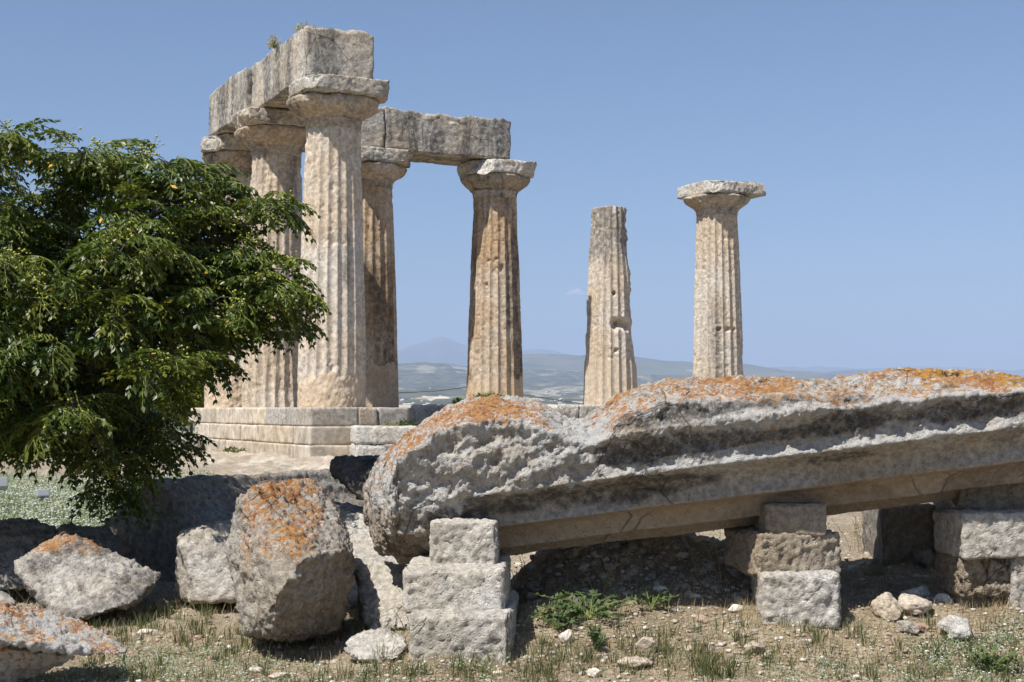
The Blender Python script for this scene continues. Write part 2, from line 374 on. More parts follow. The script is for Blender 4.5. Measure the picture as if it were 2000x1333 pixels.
def ground_mesh():
    ang = np.concatenate([np.linspace(-180, -27, 60, endpoint=False), np.linspace(-27, 27, 1000), np.linspace(27, 180, 61)[1:-1]])
    ang = np.radians(ang)
    r = np.concatenate([np.linspace(0.5, 6.6, 14, endpoint=False), np.geomspace(6.6, 60, 560, endpoint=False), np.geomspace(60, 900, 60)])
    A, R = np.meshgrid(ang, r, indexing='ij')
    X = np.sin(A) * R; Y = np.cos(A) * R
    x, y = X.ravel(), Y.ravel(); z, rock, meadow = Gn(x, y, True)
    n = newmat('dry earth')
    big = n.noise(1.1, 5, 0.6); fine = n.noise(30, 7, 0.75); mid = n.noise(6, 6, 0.65, off=3)
    col = n.mix(n.ss(big, 0.35, 0.65), (0.255, 0.21, 0.15), (0.35, 0.295, 0.215))
    col = n.mix(1.0, col, n.mix(n.ss(fine, 0.3, 0.7), (0.55, 0.53, 0.5), (1.3, 1.28, 1.25)), 'MULTIPLY')
    col = n.mix(n.ss(mid, 0.5, 0.68, 0, 0.7), col, (0.13, 0.10, 0.078))
    lit = n.noise(70, 5, 0.8, vec=n.scale(n.P, (1.0, 0.6, 1)), dist=1.2)
    col = n.mix(n.ss(lit, 0.52, 0.62, 0, 0.85), col, (0.48, 0.405, 0.30))
    col = n.mix(n.ss(n.noise(48, 4, 0.6, off=9), 0.64, 0.70, 0, 0.9), col, (0.55, 0.5, 0.43))
    rk = n.mix(n.ss(n.noise(2.2, 7, 0.7), 0.36, 0.66), (0.50, 0.435, 0.35), (0.30, 0.24, 0.175))
    rk = n.mix(n.ss(n.noise(1.0, 7, 0.7, off=4), 0.54, 0.66, 0, .7), rk, (0.2, 0.17, 0.13))
    col = n.mix(n.attr('rock'), col, rk)
    md = n.mix(n.ss(n.noise(9, 6, 0.7), 0.35, 0.65), (0.16, 0.18, 0.085), (0.36, 0.35, 0.22))
    md = n.mix(n.ss(n.noise(30, 5, 0.7, off=5), 0.56, 0.66), md, (0.55, 0.55, 0.46))
    col = n.mix(n.attr('meadow'), col, md)
    far = n.mix(n.ss(n.noise(0.03, 5, .7), .4, .6), (0.10, 0.11, 0.05), (0.25, 0.22, 0.13))
    col = n.mix(n.attr('far'), col, far)
    h = n.math('ADD', n.math('MULTIPLY', n.noise(26, 8, 0.75), 0.6), n.math('MULTIPLY', n.noise(110, 4, 0.7), 0.4))
    mt = n.done(n.bsdf(col, 0.96, n.bump(h, 0.9, 0.02), 0.1).outputs[0])
    me = mesh('ground', np.stack([x, y, z], 1), [grid_faces(len(ang), len(r), False)[:, ::-1]], mats=[mt],
              attrs={'rock': rock, 'meadow': meadow, 'far': sstep(48, 75, R.ravel())})
    link('ground', me, kind='structure')
ground_mesh()

# ------------------------------------------------------------------ far landscape
def ip(x, xs, ys): return np.interp(x, xs, ys)
def landscape():
    # farmland hills: rows go back from 900 m to 13 km
    DM = 7900.0
    def hfun(u, d):
        x = (u - 1000) / F * d
        sky_y = ip(u, [-900, 0, 400, 700, 780, 830, 870, 920, 1000, 1080, 1250, 1400, 1600, 2000, 2900], [720, 725, 715, 716, 712, 711, 716, 724, 727, 729, 730, 735, 745, 752, 755])
        t = np.log(d / 850) / np.log(DM / 850)
        ybase = ip(t, [0, 0.35, 0.5, 0.62, 0.75, 0.88, 1.0], [850, 806, 792, 783, 772, 752, 0])
        ytop = np.where(t > 0.88, 752 + (sky_y - 752) * sstep(0.86, 0.99, t), ybase)
        p = np.stack([x / 650, d / 650, np.zeros_like(x)], 1)
        z = EYE + (HOR - ytop) / F * d
        z = z + (9 + 18 * sstep(0.5, 0.95, t)) * fbm(p * 0.9, 5, 0.5, off=4) * sstep(0.15, 0.4, t) + 7 * fbm(p * 4, 3, 0.5, off=5) * t
        bl = np.exp(-((u - 850) / 45) ** 2 - ((t - 0.60) / 0.035) ** 2)
        z = z + bl * 10 * (0.7 + 0.5 * fbm(p * 9, 3, off=9))
        return x, z, t, bl, p
    U = np.linspace(-900, 2900, 900); D = np.geomspace(850, DM * 1.02, 420)
    uu, dd = np.meshgrid(U, D, indexing='ij'); u, d = uu.ravel(), dd.ravel()
    x, z, t, bl, p = hfun(u, d); z = np.where(t > 0.998, z - 250, z)
    n = newmat('farmland')
    v = n.scale(n.P, (0.012, 0.0030, 0.0))
    cell = n.voro(1.0, vec=v, out='Color')
    sp = n.n('ShaderNodeSeparateColor'); n.set(sp.inputs[0], cell)
    g1 = n.noise(0.003, 6, 0.65); g2 = n.noise(0.012, 6, 0.7)
    bush = n.mix(n.ss(g2, 0.35, 0.65), (0.045, 0.055, 0.032), (0.12, 0.115, 0.07))
    field = n.mix(sp.outputs[1], (0.42, 0.36, 0.26), (0.20, 0.21, 0.13))
    field = n.mix(n.ss(sp.outputs[2], 0.75, 0.8), field, (0.5, 0.45, 0.36))
    fm = n.math('MULTIPLY', n.ss(sp.outputs[0], 0.58, 0.62), n.ss(g1, 0.44, 0.52))
    fm = n.math('MULTIPLY', fm, n.attr('plain')); col = n.mix(fm, bush, field)
    col = n.mix(n.ss(n.noise(0.009, 5, 0.7, off=300), 0.60, 0.66, 0, 0.6), col, (0.40, 0.31, 0.2))
    col = n.mix(n.attr('bluff'), col, n.mix(n.ss(n.noise(0.03, 5, .7, vec=n.scale(n.P, (1, .3, 1))), .4, .6), (0.62, 0.55, 0.43), (0.25, 0.22, 0.15)))
    tr = n.ss(n.voro(0.022), 0.2, 0.45, 1.0, 0.0)
    col = n.mix(n.math('MULTIPLY', tr, n.ss(n.noise(0.003, 4, off=50), .45, .6, 0, .9)), col, (0.03, 0.045, 0.02))
    mt = n.done(n.bsdf(col, 0.95, None, 0.1).outputs[0])
    bluff = sstep(0.35, 0.7, bl + 0.25 * fbm(p * 6, 3, off=31)) 
    me = mesh('farmland', np.stack([x, d, z], 1), [grid_faces(len(U), len(D))], mats=[mt], attrs={'bluff': bluff, 'plain': 0.4 + 0.6 * (1 - sstep(.72, .84, t))})
    link('farmland_hills', me, kind='structure')
    n = newmat('scrub hills')
    g = n.noise(0.0012, 8, 0.7)
    col = n.mix(n.ss(g, 0.38, 0.62), (0.05, 0.062, 0.035), (0.13, 0.125, 0.075))
    col = n.mix(n.ss(n.noise(0.004, 6, .7, off=70), 0.62, 0.68, 0, .7), col, (0.4, 0.35, 0.26))
    hm = n.done(n.bsdf(col, 0.95, None, 0.1).outputs[0])
    def ridge(name, d0, d1, dc, xs, ys, foot, seed, rough):
        U = np.linspace(-900, 2900, 800); D = np.linspace(d0, d1, 90); uu, dd = np.meshgrid(U, D, indexing='ij'); u, d = uu.ravel(), dd.ravel(); x = (u - 1000) / F * d
        top = ip(u, xs, ys); zt = (HOR - top) / F * dc; zf = (HOR - foot) / F * d0
        k = np.where(d < dc, sstep(d0, dc, d) ** 0.8, 1 - sstep(dc, d1, d))
        p = np.stack([x / 620, d / 620, 0 * x], 1)
        z = EYE + zf + (zt - zf) * k + rough * (np.abs(fbm(p * 0.55, 5, 0.55, off=seed)) - 0.35) * (0.25 + k) * 0.8 - (d > d1 - 1) * 300
        link(name, mesh(name, np.stack([x, d, z], 1), [grid_faces(len(U), len(D))], mats=[hm]), kind='structure')
    ridge('blue_ridge', 8050, 12000, 10200, [-900, 0, 500, 760, 880, 960, 1020, 1060, 1140, 1200, 1240, 1300, 1355, 1455, 1540, 1620, 1700, 1900, 2900],
          [705, 715, 722, 730, 724, 710, 697, 694, 691, 693, 700, 708, 711, 720, 722, 728, 737, 741, 741], 775, 3, 55)
    ridge('far_hills', 12300, 15000, 13500, [-900, 900, 1200, 1500, 1600, 1660, 1720, 1780, 1835, 1900, 1935, 2000, 2900], [735, 735, 730, 728, 727, 722, 727, 718, 722, 732, 738, 738, 740], 770, 6, 25)
    ridge('mountain', 17000, 26000, 21500, [-900, 400, 700, 780, 800, 822, 836, 850, 866, 882, 905, 960, 1030, 1070, 1110, 1250, 2900],
          [720, 715, 705, 688, 679, 675, 670, 664, 664, 670, 680, 690, 690, 689, 695, 715, 735], 760, 9, 60)
    # scattered small houses on the far plain
    r = np.random.default_rng(77); m = 170; uu = np.r_[r.uniform(300, 2000, 90), r.normal(850, 50, 30), r.normal(1085, 40, 30), r.normal(1300, 40, 20)]
    tt = r.uniform(0.45, 0.86, m); dd = 850 * (DM / 850) ** tt; hx, hz, _, _, _ = hfun(uu, dd); VV, FF = [], []
    bx, fx = boxgrid((2, 2, 2), 2.0)
    for i in range(m):
        v = bx.copy()
        VV.append(v * np.array([r.uniform(5, 11), r.uniform(4, 7), r.uniform(2, 3.5)]) / 2 * np.array([1, 1, 1.0]) + np.array([hx[i], dd[i], hz[i] + 1.0])); FF.append(fx + i * len(bx))
    link('distant_houses', mesh('distant_houses', np.concatenate(VV), [np.concatenate(FF)], False, [plain('whitewashed walls', (0.66, 0.6, 0.52), 0.8)]), kind='stuff', label='tiny pale houses scattered across the hazy far plain', cat='houses')
landscape()

# ------------------------------------------------------------------ temple
YAW = 0.47871; FD = np.array([math.cos(YAW), math.sin(YAW), 0.0]); LD = np.array([math.sin(YAW), -math.cos(YAW), 0.0]); UP = np.array([0, 0, 1.0])
ZS = EYE + 0.046; H = 7.24
COL = {'A': (-4.02, 30.83), 'B': (-5.87, 34.15), 'C': (-7.50, 37.34), 'D': (-4.05, 39.12), 'E': (-0.51, 40.97), 'F': (3.05, 42.82), 'G': (6.66, 44.67)}
def shaft_mesh(name, base, Rb, Rt, hgt, seed, mat, wear=0.03, clean=0.0, dents=(), taper_side=None, nT=340, nZ=220, rough_base=0.0, phase=0.3, attr=None):
    th = np.arange(nT) / nT * 2 * np.pi; z = np.linspace(-0.02, hgt, nZ)
    T, Z = np.meshgrid(th, z, indexing='ij'); T, Z = T.ravel(), Z.ravel(); q = Z / hgt
    R = Rb + (Rt - Rb) * q + 0.018 * np.sin(np.pi * q)
    c = ((T / (2 * np.pi) * 20 + phase) % 1.0) * 2 - 1
    fl = 0.070 * (1 - c * c) * (R / 0.8)
    P0 = np.stack([np.cos(T) * R, np.sin(T) * R, Z], 1)
    wn = fbm(P0 * 0.9, 4, off=seed); wearv = np.clip(wear * (0.2 + 0.9 * wn), 0, 0.2)
    cl = np.zeros_like(Z)
    if clean > 0: cl = 1 - sstep(clean - 0.05, clean + 0.05, Z + 0.15 * fbm(P0 * 3, 3, off=seed + 8)); wearv = wearv * (1 - cl)
    r = np.minimum(R - fl, R - wearv * 0.85)
    rough = 1 - 0.85 * cl
    r = r + rough * (0.004 * fbm(P0 * 7.0, 5, 0.65, off=seed + 2) - 0.05 * np.clip(fbm(P0 * 2.6, 4, 0.6, off=seed + 4) - 0.55, 0, 1) - 0.035 * np.clip(fbm(P0 * 10, 3, 0.6, off=seed + 6) - 0.5, 0, 1))
    if rough_base > 0:
        k = 1 - sstep(rough_base - 0.12, rough_base + 0.12, Z + 0.2 * fbm(P0 * 2, 3, off=seed + 12))
        r = r * (1 - k) + k * (R - 0.035 + 0.02 * fbm(P0 * 7, 4, 0.65, off=seed + 11))
    for (dt, dz, wt_, wz, dep) in dents:
        a = (T - dt + np.pi) % (2 * np.pi) - np.pi
        g = np.exp(-((a * R / wt_) ** 2 + ((Z - dz) / wz) ** 2) ** 2); r = r - dep * g * (1 + 0.35 * fbm(P0 * 6, 3, off=seed + 15))
    V = np.stack([np.cos(T) * r, np.sin(T) * r, Z], 1)
    faces = [grid_faces(nT, nZ, True)]
    # end cap
    top = np.arange(nT) * nZ + nZ - 1; ctr = len(V); V = np.concatenate([V, [[0, 0, hgt + (0.03 if taper_side else 0)]]])
    faces.append(np.stack([top, np.roll(top, -1), np.full(nT, ctr)], 1))
    dk = np.zeros(len(V)); pl = np.zeros(len(V))
    if attr: dk[:-1], pl[:-1] = attr(T, Z, P0)
    if rough_base > 0 or clean > 0: dk[:-1] -= 0.8 * (cl if clean > 0 else k)
    pa = np.zeros(len(V))
    if rough_base > 0: pa[:-1] = k
    elif clean > 0: pa[:-1] = 0.45 * cl
    return mesh(name, V, faces, mats=[mat], attrs={'dark': dk, 'pale': pl, 'patch': pa})
def lathe(name, prof, mat, seed, n=160, amp=0.02, chips=0.05):
    prof = np.array(prof); s = np.linspace(0, 1, len(prof)); ss_ = np.linspace(0, 1, 50)
    rr = np.interp(ss_, s, prof[:, 0]); zz = np.interp(ss_, s, prof[:, 1])
    th = np.arange(n) / n * 2 * np.pi; T, I = np.meshgrid(th, np.arange(50), indexing='ij'); T, I = T.ravel(), I.ravel()
    P = np.stack([np.cos(T) * rr[I], np.sin(T) * rr[I], zz[I]], 1)
    f = 1 + (amp * fbm(P * 4, 4, 0.6, off=seed) - chips * np.clip(fbm(P * 1.7, 4, 0.55, off=seed + 3) - 0.25, 0, 1)) / np.maximum(rr[I], 0.3) * 1.0
    P[:, :2] *= f[:, None]
    return mesh(name, P, [grid_faces(n, 50, True)], mats=[mat])

def column(k, label, Rb, Rt, mat, seed, **kw):
    x, y = COL[k]; base = np.array([x, y, ZS])
    cap = kw.pop('cap', True); hs = kw.pop('hs', 6.22); ab = kw.pop('ab', (2.08, 2.08, 0.40)); ech = kw.pop('ech', 1.04); cuts = kw.pop('cuts', ()); aboff = kw.pop('aboff', (0, 0))
    o = empty('doric_column', base, label, 'column', 'standing Doric columns of the ruined temple')
    link('shaft', shaft_mesh('shaft', base, Rb, Rt, hs, seed, mat, **kw), o)
    if cap:
        t = Rt
        neck_me = ('necking', lathe('necking', [(t * 0.93, hs - 0.02), (t * 0.985, hs + 0.01), (t * 1.0, hs + 0.03), (t * 1.01, hs + 0.14), (t * 1.045, hs + 0.16), (t * 1.05, hs + 0.19)], M['capital'], seed + 1, amp=0.008, chips=0.02))
        z0 = hs + 0.19; z1 = H - ab[2]
        capo = link('capital', lathe('capital', [(t * 1.05, z0), (t + .22 * (ech - t), z0 + 0.06), (t + 0.52 * (ech - t), z0 + 0.14), (t + 0.78 * (ech - t), z0 + 0.22), (t + 0.95 * (ech - t), z0 + 0.31), (ech, z1 - 0.06), (ech * 0.985, z1 - 0.02), (ech * 0.94, z1 + 0.01), (0.05, z1 + 0.012)], M['capital'], seed + 2, amp=0.03, chips=0.16), o); link(*neck_me, capo)
        V, Fc = rough_block(ab, 0.04, 0.05, 0.05, seed + 4, 3.0, 0.14, cuts=cuts)
        V = rot(V, YAW) + np.array([aboff[0], aboff[1], H - ab[2] / 2 + 0.004])
        link('abacus', mesh('abacus', V, Fc, mats=[M['abacus']]), capo)
    return o
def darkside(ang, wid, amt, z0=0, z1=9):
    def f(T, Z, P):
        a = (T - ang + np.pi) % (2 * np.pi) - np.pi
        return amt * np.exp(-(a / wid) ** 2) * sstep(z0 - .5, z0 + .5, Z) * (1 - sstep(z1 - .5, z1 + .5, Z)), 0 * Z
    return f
RA = math.radians
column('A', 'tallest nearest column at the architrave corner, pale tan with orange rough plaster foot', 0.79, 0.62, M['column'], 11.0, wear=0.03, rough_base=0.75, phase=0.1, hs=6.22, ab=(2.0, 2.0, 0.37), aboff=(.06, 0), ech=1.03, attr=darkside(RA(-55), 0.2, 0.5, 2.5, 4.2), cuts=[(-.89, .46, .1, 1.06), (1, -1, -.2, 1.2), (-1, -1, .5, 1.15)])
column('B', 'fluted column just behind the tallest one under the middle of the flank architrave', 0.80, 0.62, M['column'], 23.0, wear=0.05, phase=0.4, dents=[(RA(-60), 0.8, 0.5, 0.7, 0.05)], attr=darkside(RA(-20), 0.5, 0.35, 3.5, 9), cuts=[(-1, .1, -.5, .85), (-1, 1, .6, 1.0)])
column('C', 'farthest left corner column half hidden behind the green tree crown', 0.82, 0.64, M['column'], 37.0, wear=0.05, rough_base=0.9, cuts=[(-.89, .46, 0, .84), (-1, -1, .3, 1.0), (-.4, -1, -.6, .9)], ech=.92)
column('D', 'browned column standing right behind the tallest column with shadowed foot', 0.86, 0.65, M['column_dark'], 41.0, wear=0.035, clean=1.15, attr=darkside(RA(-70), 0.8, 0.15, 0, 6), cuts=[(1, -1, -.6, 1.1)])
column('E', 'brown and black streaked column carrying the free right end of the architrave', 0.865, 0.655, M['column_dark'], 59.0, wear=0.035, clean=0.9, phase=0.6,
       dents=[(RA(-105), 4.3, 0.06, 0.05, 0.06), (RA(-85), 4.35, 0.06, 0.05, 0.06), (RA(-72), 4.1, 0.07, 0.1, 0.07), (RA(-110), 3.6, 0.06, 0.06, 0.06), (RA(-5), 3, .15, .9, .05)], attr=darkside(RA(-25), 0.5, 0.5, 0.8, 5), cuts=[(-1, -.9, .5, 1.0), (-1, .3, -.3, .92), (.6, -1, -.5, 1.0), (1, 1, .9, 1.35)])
column('F', 'broken column stump without capital and with deep bitten holes in its side', 0.86, 0.60, M['column'], 67.0, wear=0.06, clean=1.5, cap=False, hs=6.2, taper_side=True, phase=0.2,
       dents=[(RA(-82), 2.55, 0.16, 0.16, 0.18), (RA(-68), 2.6, 0.2, 0.15, 0.2), (RA(-48), 2.5, 0.2, 0.14, 0.18), (RA(-84), 3.5, 0.06, 0.06, 0.14), (RA(-80), 1.75, 0.07, 0.06, 0.1), (RA(-10), 2.9, 0.5, 1.3, 0.10), (RA(-8), 5.3, 0.5, 1.0, 0.14), (RA(-150), 5.6, 0.4, 0.8, 0.06), (RA(-20), 1.9, 0.35, 0.5, 0.12), (RA(-5), 3.35, 0.15, 0.15, 0.1), (RA(180), 2.6, 0.2, 0.3, 0.05)],
       attr=lambda T, Z, P: (0.55 * sstep(3.6, 5.6, Z) , 0.6 * sstep(5.5, 6.1, Z)))
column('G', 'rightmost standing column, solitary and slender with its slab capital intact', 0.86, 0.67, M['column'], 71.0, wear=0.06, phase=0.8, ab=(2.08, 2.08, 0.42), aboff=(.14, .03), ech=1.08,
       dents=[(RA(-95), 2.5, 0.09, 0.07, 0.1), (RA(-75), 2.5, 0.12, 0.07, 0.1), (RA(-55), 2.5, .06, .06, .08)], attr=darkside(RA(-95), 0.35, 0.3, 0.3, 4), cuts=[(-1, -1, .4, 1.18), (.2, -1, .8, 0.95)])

def beam(name, c0, a0, a1, axis, side, w0, w1, zt, label, seed, mat, group, top=0.05, **kw):
    """block from c0 + axis*a0..a1, side offsets w0..w1, z from capital top"""
    L = a1 - a0; Wd = w1 - w0
    V, Fc = rough_block((L, Wd, zt), 0.05, 0.05, 0.022, seed, 2.2, 0.10, fine=0.8)
    lift = V[:, 2] > zt * 0.3
    V[:, 2] += lift * 0.06 * fbm(V * 2.2 * np.array([1, 1, 0]), 4, 0.6, off=seed + 20)
    Wm = np.array([c0[0], c0[1], 0]); mid = Wm + axis * (a0 + a1) / 2 + side * (w0 + w1) / 2; mid[2] = ZS + H + 0.01 + zt / 2
    ang = math.atan2(axis[1], axis[0]); V = rot(V, ang)
    b = mid - np.array([0, 0, zt / 2])
    return link(name, mesh(name, V + np.array([0, 0, zt / 2]), Fc, mats=[mat]), None, b, label, 'architrave', group)
gA = 'architrave blocks still lying on the temple capitals'
beam('architrave_block', COL['A'], -3.70, 0.42, LD, -FD, -0.82, 0.80, 1.17, 'massive grey architrave block on the tallest column, with weeds on top', 5.0, M['beam'], gA)
beam('architrave_block', COL['C'], -0.02, 3.52, LD, -FD, -0.82, 0.79, 1.20, 'lichen-grey architrave block at the far left end above the tree', 6.0, M['beam'], gA)
beam('architrave_block', COL['D'], 0.16, 4.12, FD, LD, -0.8, 0.80, 1.20, 'long pitted architrave block spanning the open bay to the streaked column', 7.0, M['beam'], gA)
beam('architrave_block', COL['C'], 0.86, 4.04, FD, LD, -0.8, 0.79, 1.20, 'dark architrave block mostly hidden behind the tallest column', 8.0, M['beam'], gA)

# stepped platform under the flank row
pA = np.array([COL['A'][0], COL['A'][1], 0]); pC = np.array([COL['C'][0], COL['C'][1], 0])
def oriented(cx, a0, a1, b0, b1, z0, z1, seed, h=0.05, bev=0.02, amp=0.012, chip=0.03, axis=LD, side=-FD):
    V, Fc = rough_block((a1 - a0, b1 - b0, z1 - z0), h, bev, amp, seed, 3.0, chip)
    V = rot(V, math.atan2(axis[1], axis[0]))
    # side must be +90deg of axis in the block frame
    c = cx + axis * (a0 + a1) / 2 + side * (b0 + b1) / 2; c = np.array([c[0], c[1], (z0 + z1) / 2])
    return V + c, Fc
plat_base = pA + LD * 0.0 + np.array([0, 0, ZS - 1.22])
plat = empty('stepped_platform', plat_base, 'stepped platform of dressed pale stone under the left columns', 'temple platform')
hts = [(ZS - 0.405, ZS - 0.002), (ZS - 0.80, ZS - 0.409), (ZS - 1.30, ZS - 0.804)]
cuts = [[-8.9, -8.1, -6.0, -4.55, -3.2, -1.75, -0.35, 1.26], [-8.0, -6.6, -5.1, -3.7, -2.3, -0.9, 0.3, 1.42], [-8.0, -6.2, -4.7, -3.3, -1.9, -0.6, 0.45, 1.52]]
outs = [0.95, 1.0, 1.05]
for ci, (z0, z1) in enumerate(hts):
    for i in range(len(cuts[ci]) - 1):
        a0, a1 = cuts[ci][i] + 0.007, cuts[ci][i + 1] - 0.007
        last = i == len(cuts[ci]) - 2
        mt = M['step_grey'] if (last and ci == 0) or (i == 5 and ci == 0) else M['step']
        V, Fc = oriented(pA, a0, a1, -0.15, outs[ci] + 0.012 * ((i * 7) % 3 - 1), z0, z1, 30 + ci * 9 + i, h=0.045, bev=0.012, amp=0.012, chip=0.025)
        link('step_block', mesh('step_block', V - plat_base, Fc, mats=[mt]), plat)
    # end face blocks along the short side
    ends = [[-0.155, -0.62, -1.35], [-0.155, -1.2], [-0.155, -0.9]][ci]
    for j in range(len(ends) - 1):
        V, Fc = oriented(pA, -1.4, cuts[ci][-1] - 0.01 * j, ends[j + 1] + 0.004, ends[j] - 0.004, z0, z1, 70 + ci * 5 + j, h=0.06, bev=0.03, amp=0.02, chip=0.05)
        link('step_block', mesh('step_block', V - plat_base, Fc, mats=[M['step_grey'] if j or ci else M['tanblock']]), plat)
# rear rough course at the left end
wl = [(378, 832, 432, 872, 38.6, 1.2, 'tanblock'), (392, 872, 424, 905, 38.2, 1.0, 'tanblock')]
# stylobate under the front row
fb = np.array([COL['D'][0], COL['D'][1], ZS - 0.4])
row = empty('stylobate_course', fb, 'low course of pale blocks carrying the row of columns on the right', 'temple platform')
ks = [-4.0, -2.2, -0.5, 1.05]
for i in range(len(ks) - 1):
    V, Fc = oriented(fb * np.array([1, 1, 0]), ks[i] + .004, ks[i + 1] - .004, -1.0, 0.98, ZS - 0.42, ZS - 0.002, 90 + i, h=0.08, axis=FD, side=-LD)
    V2, F2 = oriented(fb * np.array([1, 1, 0]), ks[i] + .004, ks[i + 1] - .004, -1.2, 1.0, ZS - 1.0, ZS - 0.424, 95 + i, h=0.1, axis=FD, side=-LD)
    link('course_block', mesh('course_block', V - fb, Fc, mats=[M['step_grey']]), row)
    link('course_block', mesh('course_block', V2 - fb, F2, mats=[M['step_grey']]), row)
ks = [1.9, 4.6, 6.3, 8.2, 10.0, 13.6]
for i in range(len(ks) - 1):
    V, Fc = oriented(fb * np.array([1, 1, 0]), ks[i] + .004, ks[i + 1] - .004, -1.55 if i == 0 else -1.0, 1.5 if i < 3 else 1.1, ZS - 0.75, ZS + 0.085 if i < 3 else ZS - 0.002, 110 + i, h=0.07, bev=0.14 if i == 0 else 0.06, amp=0.05, chip=0.10, axis=FD, side=-LD)
    link('course_block', mesh('course_block', V - fb, Fc, mats=[M['step_pale']]), row)

# ------------------------------------------------------------------ loose blocks helper
def pxblock(x0, y0, x1, y1, Y, thick, mat, seed, label, cat='stone block', name='stone_block', yaw=0.0, h=0.03, bev=0.05, amp=0.03, chip=0.08, sink=0.0, freq=4.0, group=None, tilt=0.0, fine=0.6):
    p0 = at(x0, y1, Y); p1 = at(x1, y0, Y); w = (p1[0] - p0[0]) / max(0.5, math.cos(yaw)); hh = p1[2] - p0[2]
    V, Fc = rough_block((w, thick, hh + sink), h, bev, amp, seed, freq, chip, fine)
    V = rot(V, yaw, 0, tilt)
    c = np.array([(p0[0] + p1[0]) / 2, Y + thick / 2, p0[2] - sink + (hh + sink) / 2]); b = np.array([c[0], c[1], c[2] - (hh + sink) / 2])
    return link(name, mesh(name, V + (c - b), Fc, mats=[M[mat]]), None, b, label, cat, group)
pxblock(683, 833, 806, 868, 28.3, 1.3, 'step_pale', 201, 'pale square block in front of the platform, left of the fallen shaft', h=.05, yaw=0.2, bev=.06)
pxblock(680, 868, 745, 912, 28.2, 1.3, 'step_pale', 202, 'low pale block under the pale square block by the platform', h=.05, yaw=0.2, bev=.07, sink=.1)
pxblock(378, 832, 424, 871, 37.2, 1.2, 'tanblock', 203, 'brown rough block beside the left end of the platform', h=.06, bev=.06, yaw=.1)
pxblock(384, 872, 424, 902, 36.9, 1.0, 'tanblock', 204, 'small brown block under the rough block at the platform end', h=.06, bev=.09, sink=.1)
pxblock(345, 852, 388, 888, 36.0, 1.0, 'step_grey', 205, 'grey block half behind the leaves left of the platform', h=.06, bev=.09, sink=.2)

